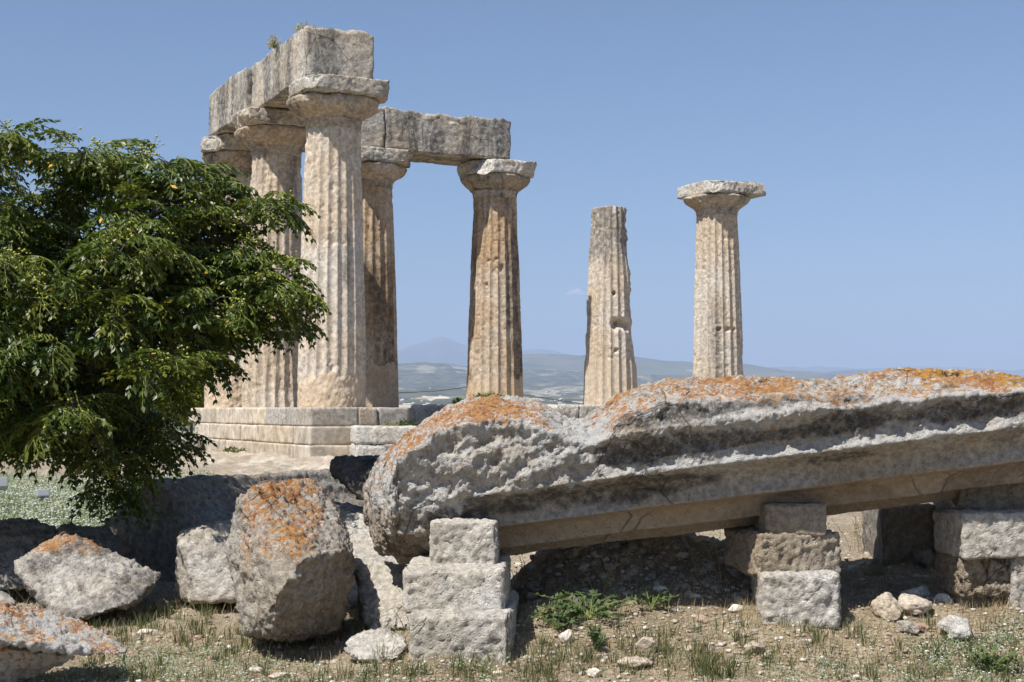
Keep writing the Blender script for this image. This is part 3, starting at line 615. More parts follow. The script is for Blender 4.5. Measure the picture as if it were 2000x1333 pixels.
# ------------------------------------------------------------------ the fallen fluted shaft
def fallen_shaft():
    YD = 9.0; R0 = 0.86; X0, X1 = -1.02, 4.9
    nA, nP = 760, 560
    xs = np.linspace(0, 1, nA) ** 1.5; xs = X0 + (X1 - X0) * xs
    ph = np.linspace(-np.pi, np.pi, nP, endpoint=False)
    Xg, Pg = np.meshgrid(xs, ph, indexing='ij'); X, PH = Xg.ravel(), Pg.ravel()
    px = 1000 + X * F / YD
    axz = EYE + (HOR - (764 - 0.127 * (px - 1490))) / F * YD
    syl = ip(px, [690, 740, 780, 820, 850, 880, 920, 960, 1010, 1050, 1080, 1110, 1140, 1165, 1200, 1250, 1300, 1350, 1420, 1490, 1520, 1560, 1600, 1660, 1740, 1850, 1900, 1950, 2000, 2100, 2500],
             [905, 885, 858, 832, 812, 797, 784, 779, 780, 786, 800, 816, 818, 802, 774, 757, 746, 742, 740, 742, 738, 745, 745, 738, 730, 726, 728, 736, 745, 716, 645])
    hs = EYE + (HOR - syl) / F * YD - axz
    # outline in polar form about a point below the axis; 0 = straight down, + towards the camera
    s, c = np.sin(PH), -np.cos(PH); wc = -0.36
    rc = -wc * c + np.sqrt(R0 * R0 - wc * wc * (1 - c * c))
    PA = np.arctan2(s * rc, -(wc + c * rc)); DG = np.degrees(PA)      # angle about the true axis
    p = np.stack([X, s * rc, wc + c * rc], 1)
    fl = (((DG - 8.5 + 0.8 * fbm(p * np.array([0.6, 0, 0]), 2, off=4)) / 18.0) % 1.0) * 2 - 1
    weath = sstep(60, 65, DG + 2.5 * fbm(p * 2.4, 4, off=3))
    left = 1 - sstep(1130, 1185, px + 18 * fbm(p * 3, 3, off=8) + 0.5 * (DG - 50))
    flleft = left * sstep(57, 65, DG + 6 * fbm(p * 2.0, 4, off=13) + 0.42 * np.clip(935 - px, 0, 300))
    dep = 0.085 * (1 - 0.12 * weath) * (1 - 0.92 * flleft)
    r = rc - dep * (1 - fl * fl) - 0.05 * flleft
    r = np.minimum(r, rc - 0.003 - 0.010 * weath - 0.014 * np.clip(fbm(p * 2.3, 4, off=17), 0, 1))
    k = 0.30; b0 = 0.12
    a2 = np.maximum(k * s * s, 1e-5); a1 = c - 2 * k * s * b0; a0 = -(hs - wc - k * b0 * b0)
    rt = (-a1 + np.sqrt(np.maximum(a1 * a1 - 4 * a2 * a0, 0))) / (2 * a2)
    m = 0.05; hsm = np.clip(0.5 + 0.5 * (rt - r) / m, 0, 1); r_ = rt * (1 - hsm) + r * hsm - m * hsm * (1 - hsm)
    istop = 1 - hsm
    # rounded broken left end
    e = np.clip((X - X0) / 0.34, 0, 1); endf = (1 - (1 - e) ** 3.4) ** 0.36
    endn = np.clip(1 + 0.10 * fbm(p * 1.5, 3, off=23) * (1 - e), 0.5, 1.3)
    r_ = r_ * np.clip(endf * endn, 0.0, 1.0)
    er = np.clip((X1 - X) / 0.06, 0, 1); r_ = r_ * er ** .3
    roughz = np.clip(weath + flleft + istop, 0, 1) * 0.88 + 0.12
    n = 0.022 * fbm(p * 3.0, 5, 0.6, off=31) + 0.012 * fbm(p * 11.0, 4, 0.7, off=33) - 0.035 * np.clip(fbm(p * 4.5, 4, 0.6, off=35) - 0.15, 0, 1) - 0.018 * np.clip(fbm(p * 19, 3, 0.6, off=36) - 0.1, 0, 1)
    big = 0.045 * fbm(p * 1.1, 3, off=37) * np.clip(flleft + 0.4 * istop, 0, 1)
    lump = flleft * (1 - istop) * (-0.10 * np.clip(fbm(p * 2.2, 4, 0.55, off=41) - 0.05, 0, 1))
    r_ = r_ + (n * roughz + big + lump) * np.clip(r_ / 0.4, 0, 1)
    # step where the outer layer has flaked off left of the break
    r_ = np.maximum(r_, 0.012)
    V = np.stack([X, YD - s * r_, axz + wc + c * r_], 1)
    # tilt the end face slightly: pull the near half back
    V[:, 0] += (1 - e) * (0.10 + 0.22 * np.clip(s * r_, -0.9, 0.9) / 0.86)
    deg = DG
    gf = [grid_faces(nA, nP, False)]; N = vnormals(V, gf); N = N if np.mean(N[:, 2] * (V[:, 2] - axz)) > 0 else -N
    capw = sstep(0, .9, 1 - e); q = np.clip(roughz - 0.12 + capw, 0, 1)
    V = V + N * (q * (0.009 * fbm(V * 18, 5, 0.7, off=71) + capw * 0.02 * fbm(V * 5, 4, 0.6, off=73)))[:, None]
    lich = istop * 0.66 + sstep(70, 95, deg) * 0.5 * (1 - sstep(150, 170, deg)) - 1.2 * (1 - sstep(50, 72, deg)) - flleft * 0.6 * (1 - istop)
    lich = lich - 1.2 * np.exp(-((px - 1110) / 40) ** 2) + 0.32 * np.exp(-((px - 960) / 80) ** 2) * istop + 0.15 * sstep(1200, 1500, px)
    nz = 0.5 + 0.9 * fbm(p * np.array([1.2, 2.0, 2.0]), 4, off=59); right = 1 - left
    dark = (1.0 * np.exp(-((deg - 73) / 4.5) ** 2) + 0.75 * np.exp(-((deg - 88) / 5) ** 2)) * right * np.clip(nz + .25, 0, 1.2)  # groove bands: black crust, plus shade painted into the recesses
    dark = dark + 1.15 * np.exp(-((deg - 55) / 7) ** 2) * np.clip(nz + 0.1 - 0.5 * sstep(1600, 1850, px), 0, 1.2) + 0.75 * (1 - sstep(41, 46, deg)) * sstep(0.1, 0.55, fbm(p * np.array([0.9, 2.0, 2.0]), 4, off=51))  # flute stains, also darkened to paint in shading between flutes
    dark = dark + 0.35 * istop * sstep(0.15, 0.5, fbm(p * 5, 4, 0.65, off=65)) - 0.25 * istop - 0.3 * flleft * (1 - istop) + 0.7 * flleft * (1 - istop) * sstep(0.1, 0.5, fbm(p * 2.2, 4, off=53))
    pale = (0.9 * np.exp(-((deg - 64.5) / 2.6) ** 2) + 0.5 * np.exp(-((deg - 80) / 2.6) ** 2)) * right + 0.8 * istop * np.exp(-((px - 1120) / 90) ** 2) + 0.35 * istop + 0.45 * flleft + 0.3 * weath * sstep(0.1, 0.5, fbm(p * 2.5, 3, off=55)) - 1.0 * (1 - sstep(44, 59, deg))
    pat = 0.75 * (1 - sstep(41, 46, deg)) * np.clip(0.8 + 0.5 * fbm(p * np.array([1.0, 2, 2]), 3, off=61), 0, 1)
    yel = istop * sstep(1680, 1800, px) * sstep(-.15, .2, fbm(p * 3, 4, off=57))
    base = np.array([1.5, YD, 0.55])
    faces = grid_faces(nA, nP, False)
    # wrap phi
    i = np.arange(nA - 1); w = np.stack([i * nP + nP - 1, (i + 1) * nP + nP - 1, (i + 1) * nP, i * nP], 1)
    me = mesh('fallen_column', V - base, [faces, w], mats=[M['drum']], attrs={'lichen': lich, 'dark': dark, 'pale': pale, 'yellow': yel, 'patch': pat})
    link('fallen_column', me, None, base, 'huge fallen fluted column shaft with orange lichen along its top, propped on blocks', 'fallen column')
fallen_shaft()

# supports under the shaft
pxblock(838, 1018, 972, 1122, 8.16, 0.40, 'support', 301, 'rounded top block of the left prop stack under the shaft end', h=.014, bev=.055, amp=.022, chip=.05, freq=7)
pxblock(790, 1110, 992, 1204, 7.92, 0.9, 'support', 302, 'middle grey block of the left prop stack, wider than the one above', h=.016, bev=.05, amp=.022, chip=.06, freq=6, yaw=-.04)
pxblock(806, 1200, 1006, 1280, 7.70, 1.1, 'support', 303, 'lowest long block of the left prop stack, sunk in the dry soil', h=.016, bev=.05, amp=.025, chip=.07, freq=6, sink=.22, yaw=-.05)
def hullrock(sets, vox, mat, label, name='boulder', cat='boulder', amp=0.02, freq=5.0, seed=1.0, big=0.04, bigf=1.6, smooth=4, pit=0.6, attrf=None, group=None):
    sets = [[at(*p) if len(p) == 3 else np.array(p[:3]) for p in s] for s in sets]
    V, Fc = hull_remesh(sets, vox); V = weather(V, Fc, amp, freq, seed, big, bigf, smooth, pit)
    b = np.array([V[:, 0].mean(), V[:, 1].mean(), V[:, 2].min()])
    at_ = attrf(V) if attrf else None
    return link(name, mesh(name, V - b, Fc, mats=[M[mat]], attrs=at_), None, b, label, cat, group)
# thin rock spur reaching left-back from the prop stack
hullrock([[(690, 1092, 9.6), (705, 1180, 9.3), (720, 1240, 8.7), (850, 1130, 8.9), (840, 1225, 8.6), (800, 1110, 9.3), (700, 1200, 10.0), (850, 1130, 10)]], 0.02, 'support', 'pale rough slab sloping down behind the left prop stack', name='stone_slab', cat='stone slab', seed=3.3, amp=.03)
hullrock([[(640, 985, 11.6), (705, 990, 11.4), (800, 1000, 11.2), (640, 1110, 10.2), (720, 1120, 9.9), (860, 1120, 9.9), (690, 1190, 9.7), (820, 1180, 9.7), (640, 1160, 10.8), (840, 1010, 12.4), (640, 990, 12.4)]], 0.03, 'support', 'broad pale rock behind the tall orange boulder', seed=4.4, amp=.03, big=.08)
pxblock(1495, 984, 1616, 1050, 8.46, 0.45, 'tanblock', 311, 'wedge stone touching the underside of the shaft at mid prop', h=.014, bev=.035, amp=.014, chip=.03, freq=6, fine=.3)
pxblock(1458, 1042, 1626, 1128, 8.44, 0.62, 'tanblock', 312, 'pitted tan block in the middle prop, under the wedge stone', h=.015, bev=.05, amp=.03, chip=.07, freq=7, yaw=.22)
pxblock(1492, 1120, 1646, 1206, 8.32, 0.55, 'support', 313, 'pale cube-like block at the foot of the middle prop', h=.014, bev=.055, amp=.028, chip=.05, freq=7, sink=.08, yaw=-.06)
pxblock(1896, 930, 2060, 1003, 8.75, 0.5, 'tanblock', 321, 'topmost dark block of the right prop tucked against the shaft', h=.018, bev=.05, amp=.02, chip=.05, freq=5, yaw=-.2, tilt=.08)
pxblock(1876, 1000, 2070, 1090, 8.50, 0.55, 'support', 322, 'large sunlit pale block on the right prop at the picture edge', h=.016, bev=.03, amp=.02, chip=.04, freq=6, yaw=.05, tilt=-.03)
pxblock(1874, 1084, 1982, 1168, 8.56, 0.5, 'tanblock', 323, 'deeply pitted brown block under the large pale block', h=.012, bev=.045, amp=.035, chip=.05, freq=8, fine=1.0)
pxblock(1978, 1082, 2090, 1200, 8.52, 0.5, 'support', 324, 'upright pale block cut off by the right picture edge', h=.014, bev=.04, amp=.025, chip=.05, freq=7, sink=.05)
pxblock(1872, 1164, 1980, 1192, 8.70, 0.4, 'support', 325, 'flat grey stone at the very foot of the right prop', h=.015, bev=.04, amp=.02, chip=.05, freq=7, sink=.1)
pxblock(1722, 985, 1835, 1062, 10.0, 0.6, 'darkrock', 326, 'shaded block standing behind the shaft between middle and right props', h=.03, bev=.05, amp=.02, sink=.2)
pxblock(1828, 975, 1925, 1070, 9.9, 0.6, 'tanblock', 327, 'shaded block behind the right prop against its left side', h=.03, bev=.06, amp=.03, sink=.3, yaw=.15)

# ------------------------------------------------------------------ boulders on the left
hullrock([[(470, 965, 8.75), (492, 948, 8.7), (545, 938, 9.0), (590, 930, 9.3), (628, 945, 9.3), (655, 985, 9.2), (690, 1075, 8.85), (690, 1110, 8.9), (668, 1190, 8.75), (655, 1235, 8.8),
           (570, 1256, 8.52), (530, 1252, 8.30), (478, 1240, 8.40), (455, 1100, 8.72), (443, 1058, 8.85), (452, 1005, 8.85),
           (541, 1165, 8.05), (598, 1088, 8.16), (665, 1078, 8.52), (500, 1000, 8.55),
           (480, 980, 9.3), (600, 945, 9.75), (660, 1000, 9.7), (670, 1230, 9.5), (480, 1230, 9.3), (470, 1080, 9.4)]],
         0.014, 'boulder', 'tall upright boulder with bright orange lichen on its front', seed=21.0, amp=.022, freq=6, big=.05, bigf=2.0, smooth=6, pit=.9,
         attrf=lambda V: {'lichen': 1.25 * sstep(-1.85, -1.6, V[:, 0]) * sstep(.45, .75, V[:, 2]) * (1 - sstep(-1.2, -1.02, V[:, 0] + .15 * (1.2 - V[:, 2]))) - 0.6 * (1 - sstep(.35, .6, V[:, 2])), 'pale': 0.35 * sstep(.5, .9, V[:, 2])})
hullrock([[(345, 1060, 10.4), (395, 1030, 10.3), (452, 1020, 10.6), (470, 1110, 10.2), (475, 1170, 10.1), (395, 1178, 10.1), (348, 1170, 10.5), (352, 1040, 11.0), (455, 1015, 11.2), (475, 1170, 11.0), (350, 1165, 11.1)]],
         0.022, 'boulder', 'squared grey boulder half behind the tall orange boulder', seed=22.0, amp=.02, big=.03, smooth=3, attrf=lambda V: {'lichen': -.8 + 1.2 * sstep(.6, .75, V[:, 2])})
hullrock([[(30, 1105, 9.75), (38, 1090, 9.9), (120, 1040, 10.2), (150, 1045, 10.1), (312, 1122, 10.0), (308, 1138, 9.9), (255, 1182, 9.5), (140, 1215, 9.35), (100, 1197, 9.35), (60, 1165, 9.7),
           (60, 1090, 10.6), (150, 1050, 10.7), (290, 1125, 10.6), (100, 1190, 10.5), (260, 1185, 10.4)]],
         0.016, 'boulder', 'low wedge boulder with a pointed orange top, left of the tall boulder', seed=23.0, amp=.024, freq=6, big=.03, smooth=4, pit=.9,
         attrf=lambda V: {'dark': 0.3 + 0 * V[:, 0], 'lichen': 1.7 * sstep(.40, .52, V[:, 2]) * (1 - sstep(-3.0, -2.5, V[:, 0])) - .5})
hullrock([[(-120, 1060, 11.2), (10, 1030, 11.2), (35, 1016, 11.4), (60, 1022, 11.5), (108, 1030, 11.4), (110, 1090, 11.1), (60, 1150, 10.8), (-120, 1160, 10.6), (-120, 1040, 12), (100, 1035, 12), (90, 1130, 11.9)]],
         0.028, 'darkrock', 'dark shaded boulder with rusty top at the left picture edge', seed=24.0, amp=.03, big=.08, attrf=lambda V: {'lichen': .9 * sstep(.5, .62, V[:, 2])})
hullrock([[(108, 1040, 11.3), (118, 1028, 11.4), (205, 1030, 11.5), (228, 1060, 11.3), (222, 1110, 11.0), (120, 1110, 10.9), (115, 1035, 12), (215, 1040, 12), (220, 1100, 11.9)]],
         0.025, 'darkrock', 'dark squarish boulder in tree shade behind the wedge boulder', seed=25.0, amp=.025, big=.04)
hullrock([[(-90, 1165, 7.6), (20, 1180, 7.75), (60, 1190, 7.9), (110, 1198, 7.95), (140, 1205, 7.9), (138, 1222, 7.85), (190, 1225, 7.9), (245, 1262, 7.75), (256, 1276, 7.6), (180, 1282, 7.45), (80, 1255, 7.3), (-20, 1262, 7.2), (-100, 1240, 7.1)],
          [(-90, 1180, 7.7), (100, 1220, 7.8), (150, 1285, 7.5), (80, 1325, 7.55), (-60, 1345, 7.4), (-100, 1250, 7.2), (120, 1250, 7.9), (40, 1270, 7.35)]],
         0.013, 'boulder', 'flat pointed slab speckled with orange lichen at the lower left corner', name='stone_slab', cat='stone slab', seed=26.0, amp=.018, freq=7, big=.03, smooth=4, pit=.9,
         attrf=lambda V: {'lichen': 1.35 * sstep(.08, .18, V[:, 2]) - .5, 'pale': .9 * sstep(.05, .16, V[:, 2])})
hullrock([[(-60, 1150, 8.6), (0, 1150, 8.6), (25, 1165, 8.6), (30, 1185, 8.5), (-50, 1200, 8.4), (-60, 1160, 9.1), (20, 1170, 9.0)]], 0.018, 'boulder', 'small lichen-spotted rock behind the flat slab at the left edge', seed=27, amp=.015, big=.02)
hullrock([[(645, 905, 11.3), (660, 893, 11.4), (720, 890, 11.2), (760, 892, 11.2), (760, 960, 10.9), (735, 985, 10.9), (690, 970, 11.1), (655, 935, 11.2), (650, 905, 12), (750, 895, 12), (720, 975, 11.8)]],
         0.022, 'blackrock', 'small black weathered rock perched left of the shaft end', seed=28, amp=.025, big=.05)
hullrock([[(674, 1258, 7.95), (690, 1240, 8.0), (745, 1228, 8.0), (793, 1245, 7.9), (796, 1268, 7.8), (770, 1288, 7.7), (700, 1290, 7.7), (676, 1275, 7.8), (690, 1245, 8.3), (780, 1245, 8.25), (760, 1290, 8.1), (730, 1310, 7.9)]],
         0.011, 'support', 'low rugged grey rock lying in front of the prop stack', seed=29, amp=.016, freq=9, big=.02, smooth=2)

# long dark cornice block in tree shade
def cornice():
    A = np.array([0.53, 0.848, 0]); B = np.array([0.848, -0.53, 0])
    o0 = at(302, 932, 12.1); o0[2] = 0
    prof = [(-.10, .89), (-.62, .50), (-.50, -.12), (.46, -.12), (.44, .44), (.34, .52), (.20, .64), (.19, .73), (.09, .79), (.07, .87)]
    L = 3.3; sets = []
    def pt(b, z, a): return o0 + B * b + A * a + np.array([0, 0, z])
    for seg in [prof[:4] + [prof[4]], [prof[0], prof[1], prof[4], prof[5]], [prof[0], prof[5], prof[6], prof[1]], [prof[0], prof[6], prof[7]], [prof[0], prof[7], prof[8]], [prof[0], prof[8], prof[9]], [prof[0], prof[6], prof[3], prof[2], prof[1]]]:
        pts = []
        for (b, z) in seg: pts += [pt(b, z, 0.04 * b), pt(b * 1.0, z - (.0), L - 0.5 * max(0, b) - .5 * (z))]
        sets.append(np.array(pts))
    V, Fc = hull_remesh([[tuple(p) for p in s] for s in sets], 0.028)
    V = weather(V, Fc, .02, 5, 61.0, .03, 1.4, 2, .6)
    b = np.array([o0[0], o0[1], V[:, 2].min()])
    a_ = (V - o0) @ A
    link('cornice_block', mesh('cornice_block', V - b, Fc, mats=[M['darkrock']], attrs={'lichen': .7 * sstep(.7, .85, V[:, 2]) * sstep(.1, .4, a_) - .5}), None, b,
         'long dark cornice block with stepped moulding lying in tree shade', 'stone block')
cornice()

def ground_pts(px, py):
    px = np.asarray(px, float); py = np.asarray(py, float); Ys = np.geomspace(6.5, 40, 420)
    zz = EYE - (py[:, None] - HOR) / F * Ys[None]; gg = G(((px - 1000) / F)[:, None] * Ys[None], np.broadcast_to(Ys[None], zz.shape))
    i = np.argmax(zz <= gg, axis=1); i = np.where((zz <= gg).any(1), i, len(Ys) - 1); Y = Ys[i]; x = (px - 1000) / F * Y
    return np.stack([x, Y, Gn(x, Y)], 1)
# ------------------------------------------------------------------ loose field stones
def facet(V, seed, m=9):
    r = np.random.default_rng(int(seed * 10)); nn = r.standard_normal((m, 3)); nn /= np.linalg.norm(nn, axis=1, keepdims=True)
    for n_ in nn:
        d = r.uniform(.5, .8); V = V - n_ * np.maximum(V @ n_ - d, 0)[:, None] * .93
    return V * 1.25
def stoneobj(px, py, wpx, hpx, mat, label, seed, smooth=0.0, group='loose stones on the dry ground', Y=None):
    if Y is None:
        Y = float(ground_pts(np.array([px]), np.array([py + hpx * .45]))[0, 1])
    c = at(px, py, Y); s = Y / F; g = float(Gn(c[0], c[1]))
    V = ICO4[0].copy(); 
    if smooth < 0.5: V = V * (1 + 0.22 * fbm(V * 1.1, 3, off=seed)[:, None]); V = facet(V, seed)
    V = V * np.array([wpx * s / 2, wpx * s / 2 * .75, hpx * s / 2])
    N = V / np.linalg.norm(V, axis=1, keepdims=True)
    if smooth < 0.5: V = V + N * ((0.10 * fbm(N * 3, 4, .6, off=seed + 2)) * wpx * s / 2 * .6)[:, None]
    V = rot(V, seed * 1.3)
    V[:, 2] += hpx * s / 2 * 0.85
    link('field_stone', mesh('field_stone', V, [ICO4[1]], mats=[M[mat]]), None, (c[0], c[1], g - 0.004), label, 'stone', group)
LS = [(1735, 1178, 62, 42, 'pebble', 'cream ribbed stone first in the row right of the middle prop'),
      (1787, 1170, 70, 34, 'pebble', 'long pale stone second in the row below the dark gap'),
      (1790, 1150, 52, 22, 'whitestone', 'white flat stone behind the row near the dark gap'),
      (1842, 1162, 40, 20, 'whitestone', 'thin white stone slanting at the right end of the row'),
      (1868, 1212, 78, 46, 'support', 'biggest grey rock in front of the right prop'),
      (1868, 1238, 38, 19, 'whitestone', 'smooth oval white stone before the biggest grey rock'),
      (1770, 1218, 42, 24, 'support', 'grey jagged stone left of the biggest rock'),
      (1800, 1212, 38, 18, 'pinkstone', 'flat pinkish stone beside the grey jagged one'),
      (1473, 1268, 36, 28, 'pebble', 'single two-toned stone below the middle prop'),
      (1264, 1262, 40, 34, 'pebble', 'rounded pale stone with crusty top right of the green weed'),
      (1108, 1248, 30, 30, 'whitestone', 'white lumpy stone among the green weed leaves'),
      (1437, 1178, 26, 18, 'whitestone', 'small white stone beside the foot of the middle prop'),
      (1240, 1297, 60, 18, 'pebble', 'half buried tan stone under the dark grass'),
      (1372, 1210, 22, 14, 'pinkstone', 'small pink stone on the bare slope under the shaft'),
      (1290, 1130, 26, 20, 'darkrock', 'small grey stone in the shade under the shaft'),
      (1120, 1178, 34, 30, 'darkrock', 'rounded grey stone in the shade behind the green weed'),
      (1710, 1095, 42, 34, 'darkrock', 'brown stone in the gap between the props'),
      (1800, 1085, 50, 40, 'darkrock', 'dark stone in deep shade left of the right prop'),
      (545, 1308, 40, 14, 'pebble', 'pale flat chip in front of the tall boulder'),
      (498, 1303, 28, 8, 'whitestone', 'flat white chip left of the pale one'),
      (1160, 1322, 30, 16, 'whitestone', 'bright stone chip at the bottom edge in the middle'),
      (390, 1240, 24, 12, 'pinkstone', 'brownish chip between wedge boulder and tall boulder'),
      (285, 1230, 40, 10, 'whitestone', 'flat pale chip right of the flat slab'),
      (1575, 1255, 24, 8, 'whitestone', 'thin white chip in front of the middle prop'),
      (1345, 1275, 20, 12, 'pebble', 'little tan stone right of the rounded pale one'),
      (315, 1175, 26, 26, 'darkrock', 'grey stone at the right tip of the wedge boulder')]
for i, (a, b, c, d, m, l) in enumerate(LS): stoneobj(a, b, c, d, m, l, 400 + i * 1.7, 1.0 if 'smooth' in l else 0.0)

# gravel: many small chips, one object
def scatter_gravel():
    n = 6500
    px = rng.uniform(-60, 2060, n); py = 1040 + 310 * rng.random(n) ** 0.8
    VV, FF = [], []; k = 0
    tv = [facet(ICO1[0] * (1 + 0.3 * rng.standard_normal((len(ICO1[0]), 1)) * .5), 3 + q, 6) for q in range(8)]
    b = ground_pts(px, py)
    for i in range(n):
        q = b[i]; g = q[2]
        s = 0.005 + 0.020 * rng.random() ** 3.2
        v = rot(tv[i % 8] * np.array([s, s * .8, s * .55]), rng.random() * 6)
        VV.append(v + np.array([q[0], q[1], g + .006])); FF.append(ICO1[1] + k); k += len(v)
    rp = ground_pts(rng.uniform(975, 1480, 420), rng.uniform(1062, 1172, 420)); rp2 = ground_pts(rng.uniform(1600, 1900, 160), rng.uniform(1020, 1150, 160))
    for q in np.concatenate([rp, rp2]):
        s = 0.012 + 0.045 * rng.random() ** 2.2; v = rot(tv[rng.integers(8)] * np.array([s, s * .8, s * .6]), rng.random() * 6); VV.append(v + q); FF.append(ICO1[1] + k); k += len(v)
    n += len(rp) + len(rp2)
    V = np.concatenate(VV); Fc = np.concatenate(FF)
    mi = np.repeat(rng.choice(3, n, p=[.55, .25, .2]), len(ICO1[1]))
    link('gravel', mesh('gravel', V, [Fc], False, [M['pebble'], M['whitestone'], M['pinkstone']], mi), kind='stuff', label='pale stone chips strewn over the dry brown ground', cat='gravel')
scatter_gravel()

# ------------------------------------------------------------------ plants
M['bark'] = plain('grey brown bark', (0.10, 0.085, 0.072), 0.85, 0.2, 0.4, 20, 0.8)
M['leaf'] = leafmat('chinaberry leaves', (0.045, 0.075, 0.012), (0.076, 0.106, 0.015), (0.20, 0.205, 0.03), 0.30, 0.40, 0.45)
M['leaf_light'] = leafmat('young leaves', (0.08, 0.17, 0.02), (0.10, 0.19, 0.025), (0.14, 0.2, 0.03), 0.35, 0.4)
M['leaf_yellow'] = plain('yellowed leaf', (0.50, 0.28, 0.02), 0.6)
M['stalk'] = plain('leaf stalks', (0.17, 0.20, 0.045), 0.6)
M['berry'] = plain('green yellow berries', (0.36, 0.37, 0.06), 0.45, 0.4, 0.3, 6)
M['pine'] = leafmat('pine needles', (0.15, 0.19, 0.025), (0.22, 0.25, 0.035), (0.28, 0.29, 0.05), 0.3, 0.6, 0.2)
M['hedge'] = leafmat('dark shrub leaves', (0.022, 0.04, 0.012), (0.04, 0.065, 0.018), (0.06, 0.09, 0.02), 0.2, 0.5, 0.3)
M['rush'] = leafmat('dark rush grass', (0.06, 0.085, 0.03), (0.10, 0.12, 0.045), (0.17, 0.16, 0.07), 0.2, 0.6, 0.2)
M['straw'] = leafmat('dry straw', (0.42, 0.33, 0.20), (0.33, 0.24, 0.14), (0.52, 0.44, 0.30), 0.25, 0.8, 0.1)
M['weed'] = leafmat('green weed leaves', (0.075, 0.115, 0.05), (0.095, 0.14, 0.06), (0.13, 0.165, 0.075), 0.25, 0.6, 0.2)
M['palegreen'] = leafmat('woolly grey green leaves', (0.24, 0.29, 0.18), (0.30, 0.34, 0.22), (0.36, 0.38, 0.27), 0.2, 0.8, 0.1)
M['whiteflower'] = plain('white flower heads', (0.62, 0.62, 0.58), 0.9, 0.1)
M['redstem'] = plain('dry brown stems', (0.19, 0.10, 0.055), 0.85, 0.1)

LEAF5 = np.array([[0, 0, 0], [0.42, 0.20, 0.0], [1, 0, -0.05], [0.42, -0.20, 0.0], [0.45, 0, -0.05]])
LF = np.array([[0, 1, 2, 4], [0, 4, 2, 3]])
def leaflets(base, d, nrm, L, Wd):
    """vectorised leaflets; base,d,nrm (n,3)"""
    d = d / np.linalg.norm(d, axis=1, keepdims=True); s = np.cross(nrm, d); s /= np.linalg.norm(s, axis=1, keepdims=True) + 1e-9; u = np.cross(d, s)
    V = base[:, None] + (LEAF5[None, :, 0, None] * d[:, None] * L[:, None, None] + LEAF5[None, :, 1, None] * s[:, None] * (L * Wd)[:, None, None] / 0.4 + LEAF5[None, :, 2, None] * u[:, None] * L[:, None, None])
    n = len(base); Fc = (LF[None] + (np.arange(n) * 5)[:, None, None]).reshape(-1, 4)
    return V.reshape(-1, 3), Fc
def bipinnate(r, length=0.36, pinnae=4, droop=0.5):
    """a drooping compound leaf along +x; returns leaflet arrays and stalk segments"""
    bs, ds, ns, Ls = [], [], [], []; segs = []
    def rach(t): return np.array([t * length * (1 - 0.22 * droop * t * t), 0.015 * math.sin(t * 5 + r.random()), 0.10 * length * t - droop * length * 0.62 * t * t])
    prev = rach(0)
    for k in range(1, 7): cur = rach(k / 6); segs.append((prev, cur)); prev = cur
    for k in range(pinnae + 1):
        t = 0.28 + 0.72 * k / pinnae; o = rach(t); tang = rach(min(1, t + .05)) - rach(t - .05); tang /= np.linalg.norm(tang)
        for side in ((1, -1) if k < pinnae else (0,)):
            pl = length * (0.46 - 0.18 * abs(t - .5)) * r.uniform(.85, 1.1)
            pd = tang * 0.7 + np.array([0, side * 0.95, 0.05]); pd /= np.linalg.norm(pd)
            def pin(q): return o + pd * pl * q + np.array([0, 0, -0.45 * pl * q * q])
            segs.append((o, pin(.5))); segs.append((pin(.5), pin(1)))
            m = 3 if k < pinnae else 3
            sd_ = np.cross(pd, [0, 0, 1.0]); sd_ /= np.linalg.norm(sd_) + 1e-9
            for j in range(1, m + 1):
                q = j / m; b = pin(q)
                for s2 in ((1, -1) if j < m else (1, -1, 0)):
                    dd = pd * (0.65 if s2 else 1.0) + sd_ * s2 * 0.75 + np.array([0, 0, -0.35 - 0.4 * r.random()]) + 0.28 * r.standard_normal(3)
                    bs.append(b); ds.append(dd); nn = np.array([0, 0, 1.0]) + 0.5 * r.standard_normal(3) + 0.35 * sd_ * s2; ns.append(nn); Ls.append(r.uniform(.042, .066))
    return np.array(bs), np.array(ds), np.array(ns), np.array(Ls), np.array(segs)
